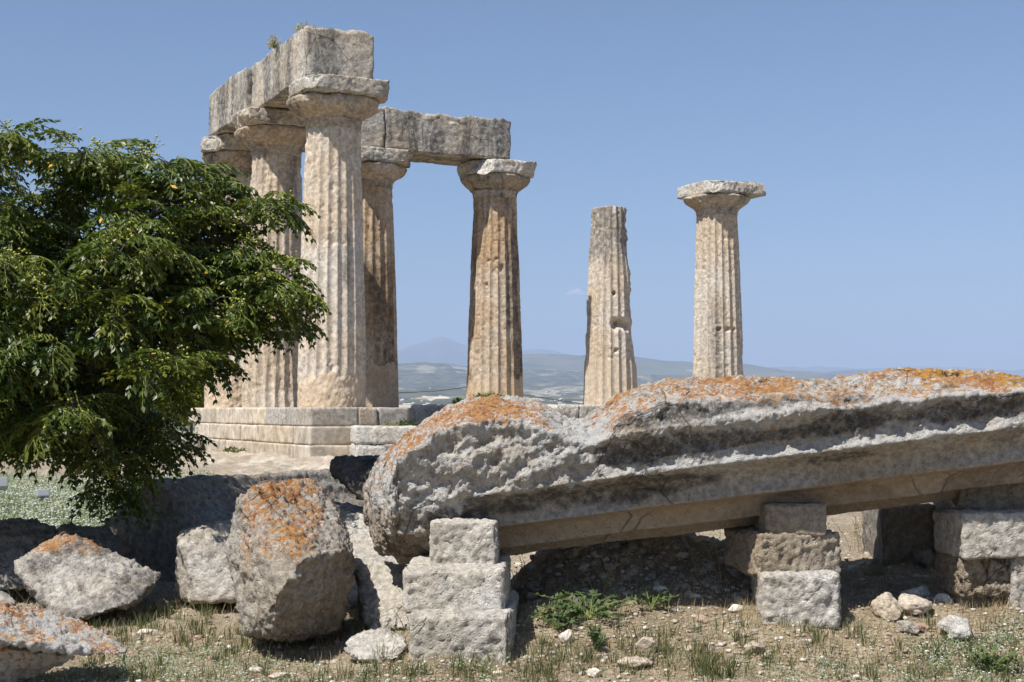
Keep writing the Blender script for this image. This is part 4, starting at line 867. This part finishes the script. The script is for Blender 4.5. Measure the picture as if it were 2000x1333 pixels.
def tree():
    r = np.random.default_rng(5)
    TB = at(-95, 1130, 11.0); TB[2] = float(G(TB[0], TB[1])) - 0.05
    base = np.array(TB)
    root = empty('leafy_tree', base, 'dense green tree with drooping compound leaves and yellow berries at the left', 'tree')
    # clumps: px, py, rx, ry(px), depth
    CL = [(-60, 330, 90, 80), (0, 285, 42, 42), (-20, 450, 100, 90), (70, 415, 75, 65), (172, 312, 52, 42), (180, 400, 90, 70), (270, 345, 80, 55), (350, 350, 80, 60), (420, 370, 60, 55), (300, 430, 90, 70), (400, 450, 80, 70), (90, 500, 100, 80), (200, 510, 100, 80), (310, 540, 90, 80), (430, 540, 85, 80), (510, 500, 60, 50), (590, 400, 22, 20), (545, 565, 60, 50), (600, 610, 38, 40), (500, 630, 70, 55), (400, 640, 80, 60), (280, 640, 90, 70), (150, 620, 100, 80), (30, 600, 90, 90), (-60, 600, 90, 110), (60, 720, 90, 70), (180, 740, 90, 70), (290, 730, 70, 50), (-40, 780, 90, 90), (80, 830, 90, 70), (200, 840, 80, 70), (280, 850, 65, 55), (330, 890, 40, 30), (230, 920, 55, 40), (120, 885, 80, 40), (20, 880, 80, 45), (-50, 870, 80, 60), (225, 985, 25, 16), (340, 500, 60, 60), (470, 420, 40, 40), (-120, 700, 90, 120), (-150, 480, 90, 110), (-200, 600, 100, 140), (420, 690, 50, 30), (610, 560, 30, 30), (-120, 850, 90, 80), (455, 590, 50, 60), (585, 520, 35, 35), (20, 690, 70, 50), (-30, 640, 60, 60), (110, 660, 60, 50), (240, 600, 60, 50), (130, 560, 60, 40), (350, 700, 60, 40), (20, 520, 60, 40), (260, 480, 60, 40), (-20, 730, 60, 50), (150, 800, 60, 40)]
    dep = 11.0
    templ = [bipinnate(r, 0.29, 4, dr) for dr in (0.15, 0.25, 0.35, 0.4, 0.5, 0.6, 0.3, 0.45)]
    LV, LFc, LM, LR = [], [], [], []; nv = 0; SV = []; paths = []; berV = []; berF = []; bn = 0; bst = []
    hub = at(-70, 720, 11.1)
    trunk = np.array([base, base + [0.02, 0, .45], (base + hub) / 2 + [0.05, 0, .05], hub]); paths_tr = [(trunk, [.17, .145, .13, .12])]
    limbs = []
    for (cx, cy, T) in [(110, 590, 10.9), (230, 560, 11.3), (60, 450, 11.0), (200, 720, 10.7), (-120, 500, 11.3), (90, 800, 10.8)]:
        e = at(cx, cy, T); m1 = hub + (e - hub) * .5 + np.array([0, 0, .06]) + .05 * r.standard_normal(3); paths_tr.append((np.array([hub, m1, e]), [.085, .065, .045])); limbs.append(e); limbs.append(m1)
    limbs2 = []
    for (a, b_, T, src) in [(420, 450, 11.2, 1), (520, 560, 11.0, 1), (330, 400, 11.1, 0), (160, 340, 11.2, 0), (400, 640, 10.8, 1), (520, 450, 11.3, 1)]:
        e = at(a, b_, T); s0 = limbs[src * 2]; m1 = s0 + (e - s0) * .5 + np.array([0, 0, .05]) + .05 * r.standard_normal(3)
        paths_tr.append((np.array([s0, m1, e]), [.042, .03, .018])); limbs2 += [m1, e]
    nodes = np.array(limbs + limbs2)
    for ci, (cx, cy, rx, ry) in enumerate(CL):
        cx -= 30 * float(sstep(300, 450, cx)) + 10 + 22 * float(sstep(555, 600, cx)); cy -= 34 * float(sstep(760, 880, cy)); cy -= 12 * (1 - float(sstep(330, 450, cy)))
        T = dep + (r.uniform(-.5, .5) if ci < 48 else -0.75); ctr = at(cx, cy, T); sx = rx / F * T; sz = ry / F * T; sy = max(sx, sz) * 1.15
        nd = nodes[np.argmin(((nodes - ctr) ** 2).sum(1))]
        mid = (nd + ctr) / 2 + .06 * r.standard_normal(3) - np.array([0, 0, .03])
        paths.append((np.array([nd, mid, ctr]), [.016, .012, .008]))
        nl = int(13 + 0.0046 * rx * ry)
        for k in range(nl):
            v = r.standard_normal(3); v /= np.linalg.norm(v); v *= (0.35 + 0.65 * r.random() ** .5)
            v[2] = v[2] * .9 + .05
            o = ctr + v * np.array([sx, sy, sz]) * 0.72
            if k % 3 == 0: paths.append((np.array([ctr, (ctr + o) / 2 + [0, 0, .02], o]), [.007, .005, .003]))
            b, d, nn, L, sg = templ[r.integers(len(templ))]
            az = math.atan2(v[1], v[0]) + r.normal(0, .6); til = r.normal(-.1, .25) - 0.35 * max(0, -v[2]); sc = r.uniform(.75, 1.15)
            if cy > 860: til -= .25
            R_ = lambda q: rot(q, az, 0, -til)
            V, Fc = leaflets(o + R_(b * sc), R_(d), R_(nn), L * sc * r.uniform(.9, 1.1), np.full(len(L), .50))
            mat = 0; x_ = r.random()
            if x_ < 0.02: mat = 1
            LV.append(V); LFc.append(Fc + nv); nv += len(V); mm = np.full(len(Fc), mat)
            if r.random() < .3: j = r.integers(len(Fc) // 2); mm[2 * j:2 * j + 2] = 2
            LM.append(mm); LR.append(np.repeat(r.random(len(L)) * .35 + .65 * r.random() ** 1.3, 5))
            SV.append(o + R_(sg.reshape(-1, 3) * sc).reshape(-1, 3))
        # berries
        if cy < 960:
            for _ in range(int(r.integers(4, 8))):
                v = r.standard_normal(3); v[1] = -abs(v[1]); v /= np.linalg.norm(v); o = ctr + v * np.array([sx, sy, sz]) * .85
                q = o + np.array([v[0] * .07, -.04, -.03])
                bst.append((o + np.array([0, 0, .03]), q))
                for j in range(int(r.integers(9, 20))):
                    c = q + r.standard_normal(3) * np.array([.055, .035, .045])
                    berV.append(ICO1[0] * r.uniform(.008, .0115) + c); berF.append(ICO1[1] + bn); bn += len(ICO1[0]); bst.append((q, c))
    V, Fc = tubes(paths_tr, 10); V = V + 0.012 * np.stack([fbm(V * 9, 3, off=q) for q in (1, 2, 3)], 1)
    link('trunk', mesh('trunk', V - base, Fc, mats=[M['bark']]), root)
    V, Fc = tubes(paths, 5); link('branches', mesh('branches', V - base, Fc, mats=[M['bark']]), root)
    V = np.concatenate(LV) - base; link('crown', mesh('crown', V, [np.concatenate(LFc)], False, [M['leaf'], M['leaf_light'], M['leaf_yellow']], np.concatenate(LM), {'rnd': np.concatenate(LR)}), root)
    S = np.concatenate(SV).reshape(-1, 2, 3); w = np.array([0.0024, -.0008, 0.0024])
    def strips(S, w):
        Q = np.stack([S[:, 0] - w, S[:, 1] - w, S[:, 1] + w, S[:, 0] + w], 1); return Q.reshape(-1, 3), np.arange(len(S) * 4).reshape(-1, 4)
    V, Fc = strips(S, w); link('leaf_stalks', mesh('leaf_stalks', V - base, [Fc], False, [M['stalk']]), root, kind='stuff')
    V = np.concatenate(berV) - base; link('berries', mesh('berries', V, [np.concatenate(berF)], True, [M['berry']]), root, kind='stuff')
    V, Fc = strips(np.array(bst), w); link('berry_stalks', mesh('berry_stalks', V - base, [Fc], False, [M['stalk']]), root, kind='stuff')
    print('tree leaflets', nv // 5)
tree()

def bush(name, ctr, rad, n, size, mat, label, cat, seed, trunk=None, lobes=14, group=None):
    r = np.random.default_rng(seed); ctr = np.array(ctr, float); rad = np.array(rad, float); gz = ctr[2] - rad[2]
    base = np.array([ctr[0], ctr[1], gz if trunk is None else trunk])
    root = empty(name, base, label, cat, group)
    lc = r.standard_normal((lobes, 3)); lc /= np.linalg.norm(lc, axis=1, keepdims=True); lc *= r.uniform(.35, .8, (lobes, 1)); lr = r.uniform(.28, .5, lobes)
    k = r.integers(lobes, size=n); v = r.standard_normal((n, 3)); v /= np.linalg.norm(v, axis=1, keepdims=True); v *= r.uniform(.55, 1, (n, 1))
    P = ctr + (lc[k] + v * lr[k][:, None]) * rad
    d = v + .5 * r.standard_normal((n, 3)) + [0, 0, .2]
    V, Fc = leaflets(P, d, r.standard_normal((n, 3)), size * r.uniform(.6, 1.3, n), np.full(n, .45))
    link('crown', mesh('crown', V - base, [Fc], False, [mat], attrs={'rnd': np.repeat(r.random(n), 5)}), root)
    pt = [(np.array([base, base + (ctr - base) * .6, ctr]), [.03 * rad[0] + .03, .025 * rad[0] + .02, .01])]
    for j in range(lobes): pt.append((np.array([ctr - [0, 0, rad[2] * .3], ctr + lc[j] * rad * .8]), [.02, .008]))
    V, Fc = tubes(pt, 6); link('trunk', mesh('trunk', V - base, Fc, mats=[M['bark']]), root)
def g_at(px, Y): x = (px - 1000) / F * Y; return x, float(G(x, Y))
for (nm, px, py0, py1, w, Y, n, sz, mt, lb, ct, sd_) in [
    ('pine_tree', 375, 690, 850, 130, 52.0, 15000, .16, 'pine', 'bright yellow-green pine behind the left end of the temple', 'tree', 3),
    ('dark_shrub', 255, 775, 850, 150, 46.0, 9000, .14, 'hedge', 'dark clipped shrub seen under the tree crown', 'shrub', 4),
    ('dark_shrub', 60, 760, 860, 190, 50.0, 9000, .15, 'hedge', 'dark shrub at the left edge behind the tree', 'shrub', 5),
    ('pine_tree', 210, 640, 850, 170, 60.0, 14000, .18, 'hedge', 'dark tall tree standing far behind the leafy tree', 'tree', 6),
    ('small_shrub', 822, 800, 834, 46, 52.0, 2500, .10, 'pine', 'small green shrub beyond the gap beside the tallest column', 'shrub', 7)]:
    s = Y / F; x = (px - 1000) * s; zt = EYE + (HOR - py0) * s; zb = EYE + (HOR - py1) * s
    bush(nm, (x, Y, (zt + zb) / 2), (w / 2 * s, w / 2 * s, (zt - zb) / 2), n, sz, M[mt], lb, ct, sd_, trunk=float(G(x, Y)) - .1)

def blades(name, spec, mat, r):
    """spec: base (n,3), height (n), lean (n,2), width (n): 3-segment blades"""
    B, Hh, L, Wd = spec; n = len(B); t = np.array([0, .4, .75, 1.0]); th = r.random(n) * np.pi
    sx = np.stack([np.cos(th), np.sin(th), 0 * th], 1)
    V = np.zeros((n, 7, 3))
    for i, q in enumerate(t):
        c = B + np.stack([L[:, 0] * q ** 1.7, L[:, 1] * q ** 1.7, Hh * q * (1 - .12 * q)], 1); w = (Wd * (1 - q * .75))[:, None] * sx
        if i < 3: V[:, i * 2] = c - w; V[:, i * 2 + 1] = c + w
        else: V[:, 6] = c
    k = (np.arange(n) * 7)[:, None]
    q = np.concatenate([np.array([[0, 1, 3, 2]]) + k, np.array([[2, 3, 5, 4]]) + k]); tr = np.array([[4, 5, 6]]) + k
    return V.reshape(-1, 3), [q, tr], np.repeat(r.random(n), 7)
def grasses():
    r = np.random.default_rng(12)
    # dark rush tufts, photo's lower edge
    tp = [(r.uniform(180, 2000), 1215 + 120 * r.random() ** .8) for _ in range(270)]
    tp += [(1180 + 14 * k, 1300 + r.uniform(-10, 25)) for k in range(-8, 8)] + [(520 + r.uniform(-60, 60), 1200 + r.uniform(-10, 20)) for _ in range(0)]
    tp += [(r.uniform(215, 470), r.uniform(1180, 1240)) for _ in range(40)] + [(r.uniform(1300, 1420), r.uniform(1290, 1335)) for _ in range(25)]
    B, Hh, L, Wd = [], [], [], []
    for (a, b) in tp:
        c = ground_pts(np.array([a]), np.array([b]))[0]; m = r.integers(7, 22); R_ = r.uniform(.012, .035); hh = r.uniform(.07, .16)
        o = r.standard_normal((m, 2)) * R_; B.append(np.c_[c[0] + o[:, 0], c[1] + o[:, 1], np.full(m, c[2] - .005)]); Hh.append(hh * r.uniform(.5, 1.1, m)); L.append(o * .9 + r.standard_normal((m, 2)) * .012); Wd.append(r.uniform(.002, .0038, m))
    V, Fc, rn = blades('g', (np.concatenate(B), np.concatenate(Hh), np.concatenate(L), np.concatenate(Wd)), None, r)
    link('rush_grass', mesh('rush_grass', V, Fc, False, [M['rush']], attrs={'rnd': rn}), kind='stuff', label='dark green rush grass in scattered tufts on the foreground soil', cat='grass')
    # dry straw litter lying flat and standing
    n = 42000; px = r.uniform(-50, 2050, n); py = 1105 + 240 * r.random(n) ** .75
    B = ground_pts(px, py); flat = r.random(n) < .72; an = r.random(n) * 6.28; ln = r.uniform(.02, .075, n)
    Hh = np.where(flat, r.uniform(.002, .014, n), r.uniform(.02, .08, n)); L = np.stack([np.cos(an), np.sin(an)], 1) * np.where(flat, ln, ln * .35)[:, None]
    B[:, 2] += .004
    V, Fc, rn = blades('s', (B, Hh, L, r.uniform(.0011, .0026, n)), None, r)
    link('dry_straw', mesh('dry_straw', V, Fc, False, [M['straw']], attrs={'rnd': rn}), kind='stuff', label='dry straw litter and thin dead grass on the soil', cat='grass')
    # straw clumps hugging stones
    cl = [(700, 1215, 40, .22), (720, 1180, 25, .18), (1450, 1180, 50, .12), (1690, 1120, 60, .16), (1860, 1150, 60, .12), (1100, 1165, 60, .12), (330, 1175, 60, .14), (70, 1170, 60, .16), (1010, 1170, 25, .14), (1740, 1140, 80, .10), (430, 1190, 60, .1), (640, 1240, 40, .16), (1670, 1050, 40, .2), (1320, 1165, 60, .08), (1920, 1180, 60, .12), (1770, 1110, 60, .1), (230, 1215, 60, .1), (520, 1250, 60, .10), (620, 1245, 60, .12), (120, 1208, 70, .12), (260, 1195, 50, .12), (200, 1290, 60, .08), (850, 1282, 60, .08), (960, 1280, 60, .08), (1560, 1208, 70, .09), (1900, 1195, 60, .12), (1960, 1200, 60, .12), (400, 1180, 50, .12), (760, 1290, 40, .07), (1480, 1200, 50, .1), (1300, 1180, 120, .06), (1150, 1250, 120, .06), (1700, 1210, 100, .06), (1850, 1260, 120, .06), (350, 1260, 120, .07)]
    B, Hh, L, Wd = [], [], [], []
    for (a, b, w, h) in cl:
        m = 90; q = ground_pts(a + r.normal(0, w * .6, m), b + r.normal(0, 9, m)); B.append(q); Hh.append(h * r.uniform(.3, 1.1, m)); L.append(r.standard_normal((m, 2)) * h * .4); Wd.append(r.uniform(.0008, .0018, m))
    V, Fc, rn = blades('s', (np.concatenate(B), np.concatenate(Hh), np.concatenate(L), np.concatenate(Wd)), None, r)
    link('dead_grass', mesh('dead_grass', V, Fc, False, [M['straw']], attrs={'rnd': rn}), kind='stuff', label='wispy dead grass growing around the feet of the blocks', cat='grass')
    # woolly pale ground cover with white heads (lower corners)
    P = []; 
    for (a0, a1, b0, b1, m) in [(240, 480, 1270, 1335, 130), (1760, 2010, 1240, 1335, 170), (0, 240, 1310, 1340, 60), (1480, 1760, 1300, 1340, 50), (700, 1000, 1300, 1340, 40), (1850, 2010, 1200, 1260, 30), (480, 640, 1290, 1340, 30)]:
        P.append(ground_pts(r.uniform(a0, a1, m), r.uniform(b0, b1, m)))
    P = np.concatenate(P); LV, FcL, k = [], [], 0; FV, FF, fk = [], [], 0
    for c in P:
        m = r.integers(10, 26); o = r.standard_normal((m, 3)) * [.03, .03, .012] + [0, 0, .02]
        V, Fc = leaflets(c + o, r.standard_normal((m, 3)) + [0, 0, .5], r.standard_normal((m, 3)) * .6 + [0, 0, 1], r.uniform(.010, .024, m), np.full(m, .5)); LV.append(V); FcL.append(Fc + k); k += len(V)
        for _ in range(r.integers(0, 3)):
            v = ICO1[0] * r.uniform(.003, .0055) * [1.5, 1, .6] + c + [r.normal(0, .03), r.normal(0, .03), r.uniform(.03, .055)]; FV.append(v); FF.append(ICO1[1] + fk); fk += len(v)
    V = np.concatenate(LV + FV); n1 = k; Fq = np.concatenate(FcL); Ft = np.concatenate(FF) + n1
    link('ground_cover', mesh('ground_cover', V, [Fq, Ft], False, [M['palegreen'], M['whiteflower']], np.r_[np.zeros(len(Fq)), np.ones(len(Ft))], {'rnd': r.random(len(V))}), kind='stuff', label='woolly grey-green ground cover with tiny white flower heads', cat='ground cover')
    # meadow on the left
    n = 26000; px = r.uniform(-120, 420, n); py = 930 + 150 * r.random(n); B = ground_pts(px, py)
    ok = (B[:, 1] > 12.4) & (B[:, 1] < 24) & (B[:, 0] < -3.0 - .0 * B[:, 1]); B = B[ok]; n = len(B)
    V, Fc, rn = blades('m', (B, r.uniform(.04, .13, n), r.standard_normal((n, 2)) * .04, r.uniform(.004, .008, n)), None, r)
    m = 7000; q = B[r.integers(n, size=m)] + r.standard_normal((m, 3)) * [.04, .04, .01]; q[:, 2] += .09
    o = np.array([[-1, -1, 0], [1, -1, .3], [1, 1, 0], [-1, 1, .3]]) * .016; Vf = (q[:, None] + o[None] * r.uniform(.6, 1.3, (m, 1, 1))).reshape(-1, 3); n0 = len(V)
    fq = np.arange(m * 4).reshape(-1, 4) + n0
    V = np.concatenate([V, Vf]); mi = np.r_[np.zeros(len(Fc[0])), np.ones(len(fq)), np.zeros(len(Fc[1]))]
    link('meadow', mesh('meadow', V, [np.concatenate([Fc[0], fq]), Fc[1]], False, [M['palegreen'], M['whiteflower']], mi, {'rnd': np.r_[rn, r.random(len(Vf))]}), kind='stuff', label='pale flowering meadow behind the left boulders', cat='meadow')
grasses()

def weed(px, py, n_stems, spread, size, label, seed, mat='weed', name='green_weed', hgt=.10, cat='weed'):
    r = np.random.default_rng(seed); c = ground_pts(np.array([float(px)]), np.array([float(py)]))[0]
    root = empty(name, c, label, cat); paths = []; Bs, Ds = [], []
    for k in range(n_stems):
        an = r.random() * 6.28; L = spread * r.uniform(.4, 1); e = np.array([math.cos(an) * L, math.sin(an) * L * .8, hgt * r.uniform(.4, 1.2)])
        e[2] += float(Gn(c[0] + e[0], c[1] + e[1])) - c[2]
        p = np.array([[0, 0, 0], e * .5 + [0, 0, hgt * .4], e]); paths.append((p, [.003, .0025, .0015]))
        for q in np.linspace(.25, 1, 9):
            pt = (1 - q) ** 2 * p[0] + 2 * q * (1 - q) * p[1] + q * q * p[2]
            for s in (1, -1): Bs.append(pt); Ds.append([-math.sin(an) * s + r.normal(0, .4), math.cos(an) * s + r.normal(0, .4), .5 + r.normal(0, .4)])
    Bs, Ds = np.array(Bs), np.array(Ds); n = len(Bs)
    V, Fc = leaflets(Bs, Ds, r.standard_normal((n, 3)) * .5 + [0, -.3, 1], size * r.uniform(.7, 1.3, n), np.full(n, .62))
    link('leaves', mesh('leaves', V, [Fc], False, [M[mat]], attrs={'rnd': np.repeat(r.random(n) * .9, 5)}), root)
    V, Fc = tubes(paths, 4); link('stems', mesh('stems', V, Fc, mats=[M['stalk']]), root)
weed(1150, 1210, 26, .34, .036, 'leafy green weed spreading in the middle before the shaft', 1)
weed(1085, 1230, 12, .20, .034, 'smaller green weed left of the spreading one', 2)
weed(1270, 1190, 7, .22, .032, 'thin green creeper trailing right of the spreading weed', 3)
weed(1925, 1310, 14, .2, .03, 'broad-leaved green weed at the lower right corner', 4)
weed(1165, 1275, 8, .10, .03, 'short green weed below the white lumpy stone', 5)
weed(322, 1130, 8, .14, .032, 'green sprig growing at the right tip of the wedge boulder', 6, hgt=.2)
weed(960, 1150, 4, .08, .025, 'little green sprout right of the left prop stack', 7, hgt=.1)
weed(85, 1320, 7, .14, .02, 'pale woolly plant in front of the flat slab', 8, mat='palegreen', name='woolly_plant', hgt=.12)

def stalks(px, py, n, h, label, seed, spread=.12, fan=.25, Y=None, base=None, seeds=True, thick=.0022):
    r = np.random.default_rng(seed)
    c = ground_pts(np.array([float(px)]), np.array([float(py)]))[0] if base is None else np.array(base)
    root = empty('dry_stalks', c, label, 'dry plant'); paths = []; SV, SF, k = [], [], 0
    for i in range(n):
        o = np.array([r.normal(0, spread), r.normal(0, spread * .4), 0]); hh = h * r.uniform(.55, 1.1); ln = np.array([r.normal(0, fan), r.normal(0, fan * .5), 0]) * hh
        p = np.array([o, o + ln * .35 + [0, 0, hh * .5], o + ln + [0, 0, hh]]); paths.append((p, [thick, thick * .8, thick * .5]))
        if seeds:
            for q in np.linspace(.45, 1, 8):
                pt = (1 - q) ** 2 * p[0] + 2 * q * (1 - q) * p[1] + q * q * p[2] + r.normal(0, .008, 3)
                v = ICO1[0] * r.uniform(.003, .0055) + pt; SV.append(v); SF.append(ICO1[1] + k); k += len(v)
    V, Fc = tubes(paths, 4); link('stems', mesh('stems', V, Fc, mats=[M['straw']]), root)
    if seeds: link('seed_heads', mesh('seed_heads', np.concatenate(SV), [np.concatenate(SF)], mats=[M['straw']]), root, kind='stuff')
stalks(1400, 1150, 6, .46, 'tall dry seed stalks leaning beside the middle prop', 1, .07, .3)
stalks(1195, 1165, 16, .26, 'brown dry bush of fine stems behind the green weed', 2, .06, .45)
stalks(1790, 1140, 16, .2, 'dotted dry seed heads in the gap before the right prop', 3, .16, .3)
stalks(640, 1235, 9, .24, 'fine reddish dry stalks at the right foot of the tall boulder', 4, .06, .25)
stalks(1690, 1075, 22, .30, 'dark fine dry bush in the lit gap under the shaft', 5, .10, .35)
stalks(55, 1130, 8, .22, 'thin dry stalks left of the wedge boulder', 6, .1, .4)
stalks(1010, 1165, 9, .20, 'dry twig tangle right of the left prop stack', 7, .06, .6)
def tuft(ctr, n, size, rad, mat, label, seed, name='wall_weed'):
    r = np.random.default_rng(seed); ctr = np.array(ctr, float); v = r.standard_normal((n, 3)); v[:, 2] = np.abs(v[:, 2]); v /= np.linalg.norm(v, axis=1, keepdims=True)
    e = v * np.array(rad) * r.uniform(.4, 1, (n, 1)); root = empty(name, ctr, label, 'weed')
    V, Fc = leaflets(e, v + .6 * r.standard_normal((n, 3)), r.standard_normal((n, 3)), size * r.uniform(.6, 1.3, n), np.full(n, .5))
    link('leaves', mesh('leaves', V, [Fc], False, [M[mat]], attrs={'rnd': np.repeat(r.random(n), 5)}), root)
    V, Fc = tubes([(np.array([[0, 0, -.03], q * .5, q]), [.006, .004, .003]) for q in e[::3]], 4); link('stems', mesh('stems', V, Fc, mats=[M['stalk']]), root)
t0 = at(535, 92, 31.9); t1 = at(595, 60, 30.6)
tuft(t0, 160, .06, (.16, .16, .30), 'straw', 'pale dry weed tuft on top of the flank architrave', 1)
tuft(t1, 130, .06, (.26, .18, .16), 'straw', 'low straw-coloured weed at the architrave corner above the tallest column', 2)
ys = COL['E']
tuft(at(958, 782, 38.6), 420, .11, (.62, .3, .16), 'leaf_light', 'bright green creeper at the foot of the streaked column', 3)
tuft(at(897, 788, 38.2), 140, .10, (.2, .2, .1), 'leaf_light', 'small bright green creeper left of the streaked column', 4)
tuft(at(795, 838, 29.5), 260, .06, (.24, .3, .2), 'hedge', 'dark green weed beside the pale square block', 5)
tuft(at(760, 835, 28.9), 160, .03, (.25, .2, .16), 'straw', 'dry grass tuft on the pale square block', 6)
tuft(at(458, 882, 33.0), 120, .07, (.3, .2, .08), 'rush', 'low grass tuft on the bedrock before the platform', 7)

# ------------------------------------------------------------------ small fixtures
def floodlight(px, py, Y, label, sc=1.0):
    c = at(px, py, Y); g = float(G(c[0], c[1])); root = empty('floodlight', (c[0], c[1], g), label, 'floodlight', 'ground floodlights in the meadow'); hz = c[2] - g
    m = plain('grey painted metal', (0.28, 0.29, 0.31), 0.5, 0.4, .1, 10); gl = plain('lamp glass', (0.12, 0.12, 0.13), .15, .5)
    V, Fc = rough_block((.16 * sc, .12 * sc, .10 * sc), .012, .012, .001, 1, 3, 0, 0); V = rot(V, .5, -.35); link('housing', mesh('housing', V + [0, 0, hz], Fc, mats=[m]), root)
    V, Fc = rough_block((.13 * sc, .008, .075 * sc), .01, .003, 0.0, 1, 3, 0, 0); V = rot(V + [0, .0625 * sc, 0], .5, -.35); link('lens', mesh('lens', V + [0, 0, hz], Fc, mats=[gl]), root)
    V, Fc = tubes([(np.array([[0, 0, -.05], [0, 0, hz - .05], [.01, .01, hz - .02]]), [.022, .022, .018])], 8); link('post', mesh('post', V, Fc, mats=[m]), root)
floodlight(83, 965, 18.5, 'small grey box floodlight on a post in the meadow')
floodlight(-3, 945, 18.0, 'grey floodlight cut off by the left picture edge', 1.35)
# overhead cable beyond the temple
p0 = at(640, 768, 70); p1 = at(1260, 800, 62); pm = [at(x, y, d) for x, y, d in ((785, 767.5, 68), (850, 764.5, 67), (912, 757, 66), (970, 762, 65.3), (1024, 772, 64.6), (1130, 788, 63.4))]
mb = plain('black cable', (0.02, 0.02, 0.022), .6)
cb = np.array([p0] + pm + [p1]); V, Fc = tubes([(cb, [.015] * len(cb))], 6)
link('power_cable', mesh('power_cable', V - p0, Fc, mats=[mb]), None, p0, 'thin dark cable strung across the view behind the columns', 'cable')
for (px, py, Y, lb) in [(640, 768, 70, 'wooden cable pole hidden behind the tallest column'), (1260, 800, 62, 'wooden cable pole beyond the right end of the course')]:
    q = at(px, py, Y); g = float(G(q[0], q[1])); b = np.array([q[0], q[1], g - .3]); V, Fc = tubes([(np.array([b, q]), [.12, .10])], 10)
    link('cable_pole', mesh('cable_pole', V - b, Fc, mats=[M['bark']]), None, b, lb, 'pole')

# ------------------------------------------------------------------ cloud and haze
def cloud():
    r = np.random.default_rng(2); c = at(1125, 571, 26000); s = 26000 / F
    VV, FF, k = [], [], 0
    for (dx, dy, w, h) in [(0, 0, 13, 6), (-9, 2, 9, 4), (9, 2, 9, 4.5), (3, -3, 8, 5), (-15, 3.5, 6, 2.5), (14, 3.5, 6, 2.6)]:
        v = ICO3[0] * (1 + .25 * fbm(ICO3[0] * 2.0 + dx, 4, .6)[:, None]); VV.append(v * np.array([w * s, w * s, h * s]) + np.array([dx * s, 0, -dy * s])); FF.append(ICO3[1] + k); k += len(v)
    m = bpy.data.materials.new('cloud'); m.use_nodes = True; t = m.node_tree; t.nodes.clear(); o = t.nodes.new('ShaderNodeOutputMaterial'); v = t.nodes.new('ShaderNodeVolumePrincipled')
    v.inputs['Color'].default_value = (1, 1, 1, 1); v.inputs['Density'].default_value = 0.0075; t.links.new(v.outputs[0], o.inputs['Volume'])
    link('cloud', mesh('cloud', np.concatenate(VV), [np.concatenate(FF)], mats=[m]), None, c, 'tiny white cloud low in the sky left of the broken column', 'cloud')
cloud()
def haze():
    V, Fc = boxgrid((40000, 31000, 1640), 60000)
    m = bpy.data.materials.new('haze'); m.use_nodes = True; t = m.node_tree; t.nodes.clear(); o = t.nodes.new('ShaderNodeOutputMaterial'); v = t.nodes.new('ShaderNodeVolumePrincipled')
    v.inputs['Color'].default_value = (0.48, 0.595, 0.835, 1); v.inputs['Density'].default_value = HAZE; v.inputs["Anisotropy"].default_value = -0.15
    t.links.new(v.outputs[0], o.inputs['Volume'])
    link('haze', mesh('haze', V, [Fc], False, [m]), None, (0, 12000, 820 - 420), kind='stuff')
HAZE = 8.8e-5
haze()
